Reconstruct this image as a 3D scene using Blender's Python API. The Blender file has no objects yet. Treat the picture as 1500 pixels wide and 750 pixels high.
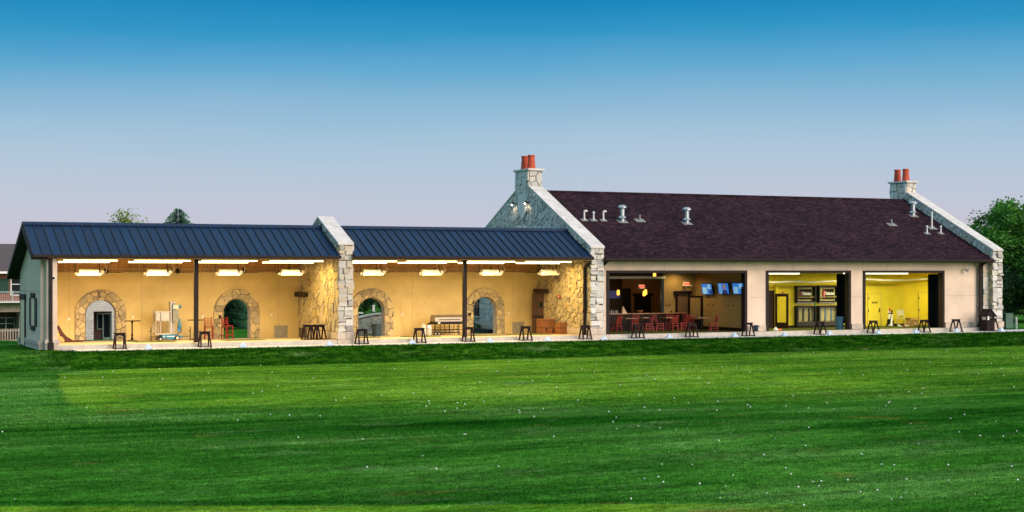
import bpy, bmesh, math, random
from mathutils import Vector, Matrix, noise as mnoise
R = math.radians
C = bpy.context.scene.collection
SC = bpy.context.scene

# ------------------------------------------------------------------ camera, sky, sun, exposure
cam_d = bpy.data.cameras.new('camera')
cam = bpy.data.objects.new('camera', cam_d); C.objects.link(cam)
cam.location = (-12.27, -74.1, 3.5)
cam.rotation_euler = (R(90), 0, -math.atan2(.430, .903))
cam_d.sensor_width = 36; cam_d.lens = 36 * 2332 / 1500
cam_d.shift_y = 23 / 1500
cam_d.clip_start = .5; cam_d.clip_end = 8000
SC.camera = cam

SUN_AZ = Vector((.45, -.89)).normalized()      # towards the afterglow, behind the camera on its right
SUN_EL = R(24)
w = bpy.data.worlds.new('World'); SC.world = w; w.use_nodes = True
nt = w.node_tree; nt.nodes.clear()
wo = nt.nodes.new('ShaderNodeOutputWorld')
tc = nt.nodes.new('ShaderNodeTexCoord'); sx = nt.nodes.new('ShaderNodeSeparateXYZ')
nt.links.new(tc.outputs['Generated'], sx.inputs[0])
rp = nt.nodes.new('ShaderNodeValToRGB')
def s2l(c): return tuple((v / 255 / 12.92) if v / 255 <= .04045 else ((v / 255 + .055) / 1.055) ** 2.4 for v in c)
stops = [(0, (204, 194, 207)), (.02, (200, 195, 210)), (.042, (192, 198, 215)), (.0633, (179, 198, 217)), (.0846, (162, 193, 216)),
         (.1057, (135, 182, 212)), (.1267, (96, 168, 208)), (.147, (46, 149, 198)), (.170, (6, 130, 186)), (.20, (50, 156, 210)), (.27, (126, 200, 236)), (.5, (178, 222, 242)), (1, (196, 222, 238))]
el = rp.color_ramp.elements
while len(el) < len(stops): el.new(.5)
for e, (p, c) in zip(el, stops):
    e.position = p; e.color = (*s2l(c), 1)
hz = nt.nodes.new('ShaderNodeTexNoise'); hz.inputs['Scale'].default_value = 2.6; hz.inputs['Detail'].default_value = 4
hm = nt.nodes.new('ShaderNodeMapping'); hm.inputs['Scale'].default_value = (1, 1, 5); nt.links.new(tc.outputs['Generated'], hm.inputs[0]); nt.links.new(hm.outputs[0], hz.inputs['Vector'])
ha = nt.nodes.new('ShaderNodeMath'); ha.operation = 'MULTIPLY_ADD'; ha.inputs[1].default_value = .030; nt.links.new(hz.outputs['Fac'], ha.inputs[0])
hb = nt.nodes.new('ShaderNodeMath'); hb.operation = 'SUBTRACT'; hb.inputs[1].default_value = .015; nt.links.new(sx.outputs['Z'], hb.inputs[0]); nt.links.new(hb.outputs[0], ha.inputs[2])
nt.links.new(ha.outputs[0], rp.inputs[0])
bg1 = nt.nodes.new('ShaderNodeBackground'); bg1.inputs[1].default_value = .84
nt.links.new(rp.outputs[0], bg1.inputs[0])
sky = nt.nodes.new('ShaderNodeTexSky'); sky.sky_type = 'NISHITA'; sky.sun_disc = False
sky.sun_elevation = SUN_EL; sky.sun_rotation = math.atan2(SUN_AZ.x, SUN_AZ.y)
bg2 = nt.nodes.new('ShaderNodeBackground'); bg2.inputs[1].default_value = .0015
nt.links.new(sky.outputs[0], bg2.inputs[0])
ad = nt.nodes.new('ShaderNodeAddShader')
nt.links.new(bg1.outputs[0], ad.inputs[0]); nt.links.new(bg2.outputs[0], ad.inputs[1]); nt.links.new(ad.outputs[0], wo.inputs[0])

sun_d = bpy.data.lights.new('sun', 'SUN'); sun = bpy.data.objects.new('sun', sun_d); C.objects.link(sun)
sun_d.energy = 3.7; sun_d.angle = R(50); sun_d.color = (1, .78, .64)
sdir = Vector((SUN_AZ.x * math.cos(SUN_EL), SUN_AZ.y * math.cos(SUN_EL), math.sin(SUN_EL)))
sun.rotation_euler = sdir.to_track_quat('Z', 'Y').to_euler(); sun.location = (30, -80, 40)
vs = SC.view_settings
vs.view_transform = 'Standard'; vs.look = 'None'; vs.gamma = 1; vs.exposure = .25; vs.use_curve_mapping = False

# ------------------------------------------------------------------ materials
def newmat(name):
    m = bpy.data.materials.new(name); m.use_nodes = True
    return m, m.node_tree, m.node_tree.nodes['Principled BSDF']
def N(nt, t, **kw):
    n = nt.nodes.new(t)
    for k, v in kw.items(): setattr(n, k, v)
    return n
def ramp(nt, stops, fac=None, interp='LINEAR'):
    r = nt.nodes.new('ShaderNodeValToRGB'); r.color_ramp.interpolation = interp
    e = r.color_ramp.elements
    while len(e) < len(stops): e.new(.5)
    for a, (p, c) in zip(e, stops): a.position = p; a.color = (*c, 1)
    if fac is not None: nt.links.new(fac, r.inputs[0])
    return r
def coords(nt, scale=(1, 1, 1), rot=(0, 0, 0), which='Object'):
    t = nt.nodes.new('ShaderNodeTexCoord'); m = nt.nodes.new('ShaderNodeMapping')
    m.inputs['Scale'].default_value = scale; m.inputs['Rotation'].default_value = rot
    nt.links.new(t.outputs[which], m.inputs[0]); return m.outputs[0]
def noise(nt, vec, scale, detail=3, rough=.55):
    n = nt.nodes.new('ShaderNodeTexNoise'); n.inputs['Scale'].default_value = scale
    n.inputs['Detail'].default_value = detail; n.inputs['Roughness'].default_value = rough
    nt.links.new(vec, n.inputs['Vector']); return n.outputs['Fac']
def mixc(nt, fac, a, b, mode='MIX'):
    m = nt.nodes.new('ShaderNodeMix'); m.data_type = 'RGBA'; m.blend_type = mode
    for k, v in (('Factor', fac), ('A', a), ('B', b)):
        i = [s for s in m.inputs if s.name == k and (s.type == ('VALUE' if k == 'Factor' else 'RGBA'))][0]
        if isinstance(v, (int, float)): i.default_value = v
        elif isinstance(v, tuple): i.default_value = (*v, 1)
        else: nt.links.new(v, i)
    return [s for s in m.outputs if s.type == 'RGBA'][0]
def math_(nt, op, a, b=None, c=None):
    m = nt.nodes.new('ShaderNodeMath'); m.operation = op
    for i, v in enumerate((a, b, c)):
        if v is None: continue
        if isinstance(v, (int, float)): m.inputs[i].default_value = v
        else: nt.links.new(v, m.inputs[i])
    return m.outputs[0]
def bump(nt, bs, h, strength=.3, dist=.02):
    b = nt.nodes.new('ShaderNodeBump'); b.inputs['Strength'].default_value = strength; b.inputs['Distance'].default_value = dist
    nt.links.new(h, b.inputs['Height']); nt.links.new(b.outputs[0], bs.inputs['Normal'])

def mat(name, col, rough=.7, metal=0, var=.25, scale=6, bmp=.15, dist=.01, stretch=(1, 1, 1), fine=0, spec=.5):
    m, nt, bs = newmat(name)
    v = coords(nt, stretch)
    n = noise(nt, v, scale, 4)
    d = tuple(max(0, c * (1 - var)) for c in col); l = tuple(min(1, c * (1 + var)) for c in col)
    r = ramp(nt, [(.25, d), (.75, l)], n)
    out = r.outputs[0]
    nt.links.new(out, bs.inputs['Base Color'])
    bs.inputs['Roughness'].default_value = rough; bs.inputs['Metallic'].default_value = metal
    bs.inputs['Specular IOR Level'].default_value = spec
    if bmp: bump(nt, bs, noise(nt, v, fine or scale * 6, 3), bmp, dist)
    return m
def emit(name, col, strength):
    m, nt, bs = newmat(name)
    bs.inputs['Base Color'].default_value = (*[min(1, c) for c in col], 1)
    bs.inputs['Emission Color'].default_value = (*col, 1); bs.inputs['Emission Strength'].default_value = strength
    return m

def stone_mat(name, stops, moss=.25, rough=.85):
    m, nt, bs = newmat(name)
    g = nt.nodes.new('ShaderNodeNewGeometry')
    r = ramp(nt, stops, g.outputs['Random Per Island'])
    v = coords(nt)
    n1 = noise(nt, v, 3.2, 5, .65); n2 = noise(nt, v, 28, 4, .6)
    c = mixc(nt, math_(nt, 'MULTIPLY', n1, .35), r.outputs[0], (.30, .28, .25))
    k = ramp(nt, [(.2, (.62, .62, .62)), (.8, (1.25, 1.22, 1.16))], n2)
    c = mixc(nt, 1.0, c, k.outputs[0], 'MULTIPLY')
    nt.links.new(c, bs.inputs['Base Color']); bs.inputs['Roughness'].default_value = rough
    bump(nt, bs, math_(nt, 'ADD', n1, n2), .6, .04)
    return m
M = {}
M['stone'] = stone_mat('fieldstone', [(0, (.27, .26, .25)), (.15, (.56, .53, .47)), (.3, (.72, .69, .63)), (.45, (.42, .42, .42)), (.6, (.70, .56, .38)), (.75, (.60, .60, .58)), (.88, (.62, .48, .36)), (1, (.80, .78, .74))])
M['stone_lamplit'] = stone_mat('lamplit_fieldstone', [(0, (.26, .22, .15)), (.2, (.54, .45, .28)), (.4, (.70, .58, .34)), (.55, (.40, .34, .24)), (.7, (.72, .56, .24)), (.85, (.50, .44, .32)), (1, (.78, .69, .48))])  # golden lamp light of the bays is put into this stone colour
M['stone_white'] = stone_mat('pale_fieldstone', [(0, (.36, .36, .36)), (.15, (.62, .62, .61)), (.4, (.84, .83, .81)), (.55, (.50, .50, .51)), (.75, (.78, .72, .62)), (.88, (.66, .66, .66)), (1, (.90, .89, .87))])  # pale limestone, lightened further in place of sky light on the gable faces
M['stone_arch'] = stone_mat('arch_stone', [(0, (.32, .27, .17)), (.3, (.60, .48, .26)), (.5, (.74, .60, .32)), (.72, (.38, .33, .23)), (1, (.78, .66, .40))])
M['mortar'] = mat('mortar', (.13, .11, .085), .95, var=.3, scale=9)
M['coping'] = mat('limestone_coping', (.56, .53, .51), .85, var=.2, scale=2.2, bmp=.2, fine=30)
M['cast'] = mat('cast_stone', (.50, .42, .34), .85, var=.18, scale=5, bmp=.2)
def stucco(name, col):
    m, nt, bs = newmat(name)
    v = coords(nt)
    a = noise(nt, v, .8, 4); b = noise(nt, v, 55, 3, .7)
    c1 = ramp(nt, [(.32, tuple(x * .86 for x in col)), (.68, tuple(x * 1.08 for x in col))], a).outputs[0]
    k = ramp(nt, [(.25, (.82, .82, .82)), (.75, (1.12, 1.12, 1.12))], b).outputs[0]
    nt.links.new(mixc(nt, 1., c1, k, 'MULTIPLY'), bs.inputs['Base Color'])
    bs.inputs['Roughness'].default_value = .92; bump(nt, bs, b, .35, .012); return m
M['stucco'] = stucco('stucco', (.71, .565, .44))
M['stucco_bay'] = stucco('bay_stucco', (.665, .515, .230))
M['joint'] = mat('stucco_joint', (.36, .28, .21), .95)
M['bronze'] = mat('dark_bronze_metal', (.016, .010, .009), .45, .3, var=.3, scale=4)
M['bronze_flat'] = mat('dark_bronze_paint', (.017, .0105, .010), .6, var=.25, scale=3, spec=.2)
M['concrete'] = mat('concrete', (.46, .42, .36), .9, var=.22, scale=3, bmp=.15, fine=40)
M['walk'] = mat('pale_concrete', (.56, .55, .54), .9, var=.15, scale=2, bmp=.1, fine=40)
M['bay_floor'] = mat('bay_floor_concrete', (.52, .41, .28), .85, var=.15, scale=2)

def metal_roof_mat():
    m, nt, bs = newmat('standing_seam_metal')
    v = coords(nt); n = noise(nt, v, 1.3, 3); n2 = noise(nt, coords(nt, (1, .15, .15)), 9, 2)
    c = ramp(nt, [(.3, (.0015, .016, .056)), (.7, (.0025, .025, .080))], n).outputs[0]
    t = nt.nodes.new('ShaderNodeTexCoord'); sp = nt.nodes.new('ShaderNodeSeparateXYZ'); nt.links.new(t.outputs['Object'], sp.inputs[0])
    wn = nt.nodes.new('ShaderNodeTexWhiteNoise'); wn.noise_dimensions = '1D'; nt.links.new(math_(nt, 'FLOOR', math_(nt, 'DIVIDE', sp.outputs['X'], .436)), wn.inputs['W'])
    c = mixc(nt, 1., c, ramp(nt, [(0, (.70, .72, .76)), (1, (1.15, 1.12, 1.08))], wn.outputs['Value']).outputs[0], 'MULTIPLY')
    st = ramp(nt, [(.35, (.8, .8, .82)), (.65, (1.1, 1.08, 1.05))], noise(nt, coords(nt, (9, .6, .6)), 1, 4)).outputs[0]  # streaks of reflected sky put into the roof colour
    c = mixc(nt, 1., c, st, 'MULTIPLY')
    nt.links.new(c, bs.inputs['Base Color'])
    nt.links.new(math_(nt, 'MULTIPLY_ADD', n, .18, .36), bs.inputs['Roughness'])
    bs.inputs['Metallic'].default_value = .1; bs.inputs['Specular IOR Level'].default_value = .22
    bump(nt, bs, n2, .08, .02); return m
M['metal_roof'] = metal_roof_mat()
M['seam'] = mat('roof_seam_metal', (.010, .014, .028), .45, .4)
def shingle_mat():
    m, nt, bs = newmat('asphalt_shingle')
    # object axes: X along the ridge, Y up the slope in plan
    t = nt.nodes.new('ShaderNodeTexCoord')
    br = nt.nodes.new('ShaderNodeTexBrick'); nt.links.new(t.outputs['Object'], br.inputs['Vector'])
    br.inputs['Scale'].default_value = 1; br.inputs['Brick Width'].default_value = .21; br.inputs['Row Height'].default_value = .11
    br.inputs['Mortar Size'].default_value = .006; br.inputs['Bias'].default_value = -.1
    br.offset = .37; br.squash = 1.3; br.squash_frequency = 3
    br.inputs['Color1'].default_value = (0, 0, 0, 1); br.inputs['Color2'].default_value = (1, 1, 1, 1); br.inputs['Mortar'].default_value = (.15, .15, .15, 1)
    n = noise(nt, t.outputs['Object'], .7, 4); n2 = noise(nt, t.outputs['Object'], 40, 3, .8)
    k = math_(nt, 'ADD', math_(nt, 'MULTIPLY', br.outputs['Color'], .50), math_(nt, 'MULTIPLY', n, .36))
    k = math_(nt, 'ADD', k, math_(nt, 'MULTIPLY_ADD', n2, .4, -.15))
    c = ramp(nt, [(.15, (.006, .0022, .0045)), (.38, (.017, .0066, .0120)), (.58, (.031, .0120, .0195)), (.75, (.056, .026, .030)), (.95, (.14, .085, .06))], k).outputs[0]
    nt.links.new(c, bs.inputs['Base Color']); bs.inputs['Roughness'].default_value = .9; bs.inputs['Specular IOR Level'].default_value = .1
    bump(nt, bs, k, .6, .02); return m
M['shingle'] = shingle_mat()
def plank_mat(name, col, width, axis='X', rough=.6):
    m, nt, bs = newmat(name)
    t = nt.nodes.new('ShaderNodeTexCoord'); s = nt.nodes.new('ShaderNodeSeparateXYZ'); nt.links.new(t.outputs['Object'], s.inputs[0])
    u = math_(nt, 'DIVIDE', s.outputs[axis], width)
    fl = math_(nt, 'FLOOR', u); fr = math_(nt, 'FRACT', u)
    wn = nt.nodes.new('ShaderNodeTexWhiteNoise'); wn.noise_dimensions = '1D'; nt.links.new(fl, wn.inputs['W'])
    g = noise(nt, coords(nt, tuple(14 if a == axis else 1.2 for a in 'XYZ')), 2.5, 4)
    k = math_(nt, 'ADD', math_(nt, 'MULTIPLY', wn.outputs['Value'], .38), math_(nt, 'MULTIPLY', g, .62))
    c = ramp(nt, [(.2, tuple(x * .6 for x in col)), (.8, tuple(min(1, x * 1.35) for x in col))], k).outputs[0]
    gr = math_(nt, 'LESS_THAN', fr, .07)
    c = mixc(nt, math_(nt, 'MULTIPLY', gr, .75), c, tuple(x * .15 for x in col))
    nt.links.new(c, bs.inputs['Base Color']); bs.inputs['Roughness'].default_value = rough
    bump(nt, bs, math_(nt, 'SUBTRACT', 1, gr), .3, .01); return m
M['plank'] = plank_mat('ceiling_boards', (.38, .20, .075), .095)
M['crate_wood'] = plank_mat('crate_slats', (.33, .13, .045), .075, 'Z')
M['door_wood'] = plank_mat('dark_door_boards', (.075, .028, .014), .17, 'X')
M['dark_wood'] = mat('dark_stained_wood', (.016, .0075, .0055), .55, var=.4, scale=5, stretch=(1, 1, 6), spec=.2)
M['stand_wood'] = mat('bag_stand_wood', (.013, .006, .008), .6, var=.4, scale=6, spec=.15)
M['red_wood'] = mat('red_stained_wood', (.235, .026, .018), .45, var=.3, scale=6, spec=.25)
M['lintel'] = mat('rough_beam_wood', (.030, .015, .010), .8, var=.5, scale=7, stretch=(1, 8, 8), bmp=.5)
M['terracotta'] = mat('terracotta', (.46, .060, .020), .7, var=.3, scale=5)
M['galv'] = mat('galvanised_steel', (.44, .47, .50), .38, .7, var=.2, scale=4, bmp=0)
M['pvc'] = mat('white_pvc', (.60, .60, .59), .4, 0, var=.06)
M['black'] = mat('black_rubber', (.008, .008, .009), .7, spec=.15)
M['black_metal'] = mat('black_painted_metal', (.009, .0085, .0085), .5, .2, spec=.2)
M['steel'] = mat('stainless_steel', (.34, .31, .26), .38, .8, var=.12, stretch=(.4, 3, 3), bmp=.05)
M['alu'] = mat('aluminium', (.42, .40, .37), .45, .5, var=.15)
M['blue_paint'] = mat('blue_machine_paint', (.012, .16, .34), .4, .1, var=.25, scale=8)
M['grey_box'] = mat('grey_control_box', (.20, .21, .19), .55, .1)
M['grey_panel'] = mat('galvanised_access_panel', (.30, .28, .23), .6, .2)
M['can_grey'] = mat('slate_plastic', (.030, .055, .080), .6, var=.2, bmp=.05, spec=.2)
M['can_blue'] = mat('blue_plastic', (.03, .12, .20), .5, var=.2, bmp=.05)
M['tank'] = mat('white_tank_paint', (.52, .50, .44), .4, var=.1)
M['white'] = mat('white_paint', (.78, .77, .74), .5, var=.06)
M['ball'] = mat('golf_ball_white', (.84, .86, .88), .35, var=.01, bmp=0)
def _pyr():
    m, nt, bs = newmat('sky_tinted_balls')
    bs.inputs['Base Color'].default_value = (.66, .79, .92, 1); bs.inputs['Roughness'].default_value = .4  # white balls, with the blue of the sky light put into their colour
    return m
M['pyramid'] = _pyr()
M['red'] = mat('red_plastic', (.50, .02, .018), .4)
M['orange'] = mat('orange_fibreglass', (.70, .10, .03), .5)
M['mat_green'] = mat('turf_mat', (.10, .12, .02), .95, var=.3, scale=40)
M['yellow_wall'] = stucco('yellow_room_paint', (.74, .60, .035))
M['yellow_door'] = mat('yellow_door_paint', (.72, .58, .035), .5, var=.06, bmp=0)
M['yellow_ceiling'] = mat('yellow_room_ceiling', (.74, .66, .30), .9, var=.05)
M['olive_carpet'] = mat('olive_carpet', (.055, .065, .012), .95, var=.25, scale=30, spec=.1)
M['bar_wall'] = stucco('bar_tan_paint', (.40, .28, .11))
M['bar_dark'] = stucco('bar_back_paint', (.22, .13, .07))
M['bar_ceiling'] = mat('bar_dark_ceiling', (.10, .06, .035), .9)
M['bar_top'] = mat('bar_top_wood', (.34, .16, .06), .3, var=.3, scale=5, stretch=(1, 8, 8))
M['table_top'] = mat('table_top_wood', (.20, .10, .05), .3, var=.3, scale=5)
M['curtain'] = mat('black_net_curtain', (.004, .0065, .0065), .95, var=.5, scale=14, stretch=(6, 6, .4), spec=.1)
M['glass_dark'] = mat('dark_window_glass', (.012, .016, .022), .08, 0, var=.2, bmp=0)
M['tan_board'] = mat('tan_window_board', (.80, .60, .40), .8, var=.1)
M['shutter'] = mat('black_shutter', (.022, .022, .026), .6, var=.2)
M['trunk'] = mat('bark', (.06, .042, .03), .95, var=.4, scale=8, bmp=.5)
M['cardboard'] = mat('cardboard', (.42, .25, .09), .85)
M['mulch'] = mat('mulch', (.03, .02, .014), .95, var=.5, scale=20, bmp=.6)
M['rust'] = mat('rusty_painted_wood', (.07, .016, .012), .7, var=.4)
M['green_box'] = mat('green_utility_paint', (.03, .10, .07), .55)
M['cast_grey'] = mat('weathered_post', (.32, .38, .36), .8)
M['brick'] = None
def brick_mat(name, c1, c2, mortar, bw, rh, ms=.012):
    m, nt, bs = newmat(name)
    t = nt.nodes.new('ShaderNodeTexCoord'); s = nt.nodes.new('ShaderNodeSeparateXYZ'); nt.links.new(t.outputs['Object'], s.inputs[0])
    cb = nt.nodes.new('ShaderNodeCombineXYZ'); nt.links.new(math_(nt, 'ADD', s.outputs['X'], s.outputs['Y']), cb.inputs['X']); nt.links.new(s.outputs['Z'], cb.inputs['Y'])
    br = nt.nodes.new('ShaderNodeTexBrick'); nt.links.new(cb.outputs[0], br.inputs['Vector'])
    br.inputs['Scale'].default_value = 1; br.inputs['Brick Width'].default_value = bw; br.inputs['Row Height'].default_value = rh; br.inputs['Mortar Size'].default_value = ms
    br.inputs['Color1'].default_value = (*c1, 1); br.inputs['Color2'].default_value = (*c2, 1); br.inputs['Mortar'].default_value = (*mortar, 1)
    k = ramp(nt, [(.2, (.75, .75, .75)), (.8, (1.2, 1.2, 1.2))], noise(nt, t.outputs['Object'], 6, 4)).outputs[0]
    nt.links.new(mixc(nt, 1., br.outputs['Color'], k, 'MULTIPLY'), bs.inputs['Base Color']); bs.inputs['Roughness'].default_value = .9
    bump(nt, bs, br.outputs['Fac'], -.3, .01); return m
M['brick'] = brick_mat('red_brick', (.26, .062, .030), (.34, .095, .045), (.22, .13, .10), .22, .075)
M['brick_dark'] = brick_mat('dark_brick', (.10, .035, .025), (.15, .06, .04), (.12, .09, .08), .22, .075)
M['cmu'] = brick_mat('pale_split_block', (.36, .30, .23), (.46, .39, .30), (.34, .31, .27), .4, .2)
M['portal'] = brick_mat('portal_block', (.44, .42, .39), (.53, .50, .46), (.32, .31, .29), .4, .2)
M['grey_shingle'] = mat('grey_shingle', (.075, .058, .062), .9, var=.3, scale=14, stretch=(1, 4, 4))
M['green_panel'] = mat('dark_green_awning', (.006, .045, .028), .8)
def leaf_mat(name, lo, hi):
    m, nt, bs = newmat(name)
    g = nt.nodes.new('ShaderNodeNewGeometry')
    n = noise(nt, coords(nt), .9, 2)
    k = math_(nt, 'ADD', math_(nt, 'MULTIPLY', g.outputs['Random Per Island'], .6), math_(nt, 'MULTIPLY_ADD', n, 1.2, -.4))
    c = ramp(nt, [(.1, lo), (.9, hi)], k).outputs[0]
    nt.links.new(c, bs.inputs['Base Color']); bs.inputs['Roughness'].default_value = .6
    tr = nt.nodes.new('ShaderNodeBsdfTranslucent'); nt.links.new(c, tr.inputs[0])
    mx = nt.nodes.new('ShaderNodeMixShader'); mx.inputs[0].default_value = .3
    nt.links.new(bs.outputs[0], mx.inputs[1]); nt.links.new(tr.outputs[0], mx.inputs[2])
    nt.links.new(mx.outputs[0], nt.nodes['Material Output'].inputs[0]); return m
M['maple'] = leaf_mat('broad_leaves', (.026, .120, .012), (.115, .37, .040))
M['maple_light'] = leaf_mat('fresh_leaves', (.07, .21, .02), (.20, .40, .05))
M['thin_leaf'] = leaf_mat('pale_thin_leaves', (.16, .24, .04), (.30, .40, .09))
M['spruce'] = leaf_mat('spruce_needles', (.02, .095, .045), (.085, .24, .125))
M['cedar'] = leaf_mat('cedar_needles', (.03, .10, .012), (.10, .24, .03))
M['dark_leaf'] = leaf_mat('shaded_wood_leaves', (.010, .045, .012), (.035, .10, .02))
M['flower'] = leaf_mat('bed_plants', (.02, .08, .015), (.08, .2, .04))

def grass_mat(blade=False):
    m, nt, bs = newmat('grass_blade' if blade else 'mown_grass')
    at = nt.nodes.new('ShaderNodeAttribute'); at.attribute_name = 'zone'
    sp = nt.nodes.new('ShaderNodeSeparateColor'); nt.links.new(at.outputs['Color'], sp.inputs[0])
    rough = sp.outputs[0]; tee = sp.outputs[1]; lush = sp.outputs[2]
    t = nt.nodes.new('ShaderNodeTexCoord')
    def mp(scale, rz=0):
        q = nt.nodes.new('ShaderNodeMapping'); q.inputs['Scale'].default_value = scale; q.inputs['Rotation'].default_value = (0, 0, rz)
        nt.links.new(t.outputs['Object'], q.inputs[0]); return q.outputs[0]
    patch = noise(nt, mp((.10, .22, 1), R(-14)), 1, 5, .62)
    band = noise(nt, mp((.12, .9, 1), R(-22)), 1, 4, .6)
    tuft = noise(nt, mp((1.6, 3.2, 1), R(-20)), 1, 5, .72)
    blade = noise(nt, mp((22, 22, 22)), 1, 4, .8)
    blade2 = noise(nt, mp((7, 7, 7)), 1, 3, .7)
    c_tee = ramp(nt, [(.34, (.048, .160, .014)), (.5, (.098, .228, .020)), (.66, (.145, .28, .040))], patch).outputs[0]
    c_fair = ramp(nt, [(.34, (.018, .100, .011)), (.5, (.036, .148, .021)), (.66, (.075, .200, .050))], patch).outputs[0]
    c_lush = ramp(nt, [(.34, (.007, .064, .006)), (.5, (.016, .098, .011)), (.66, (.036, .140, .022))], patch).outputs[0]
    c_rough = ramp(nt, [(.34, (.005, .036, .003)), (.5, (.011, .060, .004)), (.66, (.030, .100, .009))], tuft).outputs[0]
    wob = math_(nt, 'MULTIPLY_ADD', math_(nt, 'SUBTRACT', band, .5), 1.5, 0)
    def soft(z, g=1.0):
        a = math_(nt, 'ADD', z, math_(nt, 'MULTIPLY', wob, g)); 
        r = ramp(nt, [(.3, (0, 0, 0)), (.7, (1, 1, 1))], a); return r.outputs[0]
    c = mixc(nt, soft(tee, .45), c_fair, c_tee)
    c = mixc(nt, soft(lush, 1.1), c, c_lush)
    c = mixc(nt, rough, c, c_rough)
    # dry flecks
    fl = ramp(nt, [(.57, (0, 0, 0)), (.70, (1, 1, 1))], noise(nt, mp((.28, .55, 1), R(-20)), 1, 6, .72)).outputs[0]
    c = mixc(nt, math_(nt, 'MULTIPLY', fl, .6), c, (.10, .185, .085))
    fd = ramp(nt, [(.64, (0, 0, 0)), (.72, (1, 1, 1))], noise(nt, mp((.33, .6, 2), R(-15)), 1, 4, .6)).outputs[0]
    c = mixc(nt, math_(nt, 'MULTIPLY', fd, .5), c, (.17, .15, .04))
    k3 = ramp(nt, [(.40, (.74, .78, .74)), (.60, (1.26, 1.22, 1.2))], noise(nt, mp((.10, 1.1, 1), R(-20)), 1, 4, .65)).outputs[0]
    c = mixc(nt, 1., c, k3, 'MULTIPLY')
    k = ramp(nt, [(.36, (.45, .48, .45)), (.64, (1.6, 1.5, 1.4))], math_(nt, 'ADD', math_(nt, 'MULTIPLY', blade, .5), math_(nt, 'MULTIPLY', blade2, .5))).outputs[0]
    c = mixc(nt, 1., c, k, 'MULTIPLY')
    k2 = ramp(nt, [(.36, (.66, .70, .66)), (.64, (1.32, 1.28, 1.25))], tuft).outputs[0]
    c = mixc(nt, 1., c, k2, 'MULTIPLY')
    if blade:
        g = nt.nodes.new('ShaderNodeNewGeometry')
        c = mixc(nt, 1., c, ramp(nt, [(0, (.50, .55, .5)), (.5, (.95, .95, .9)), (.9, (1.55, 1.5, 1.3)), (1, (2.2, 2.0, 1.7))], g.outputs['Random Per Island']).outputs[0], 'MULTIPLY')
    nt.links.new(c, bs.inputs['Base Color']); bs.inputs['Roughness'].default_value = .9
    bs.inputs['Specular IOR Level'].default_value = 0
    if blade: return m
    bump(nt, bs, math_(nt, 'ADD', blade, math_(nt, 'MULTIPLY', tuft, 1.2)), .8, .06)
    return m
M['grass'] = grass_mat(); M['grass_blade'] = grass_mat(True)

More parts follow.
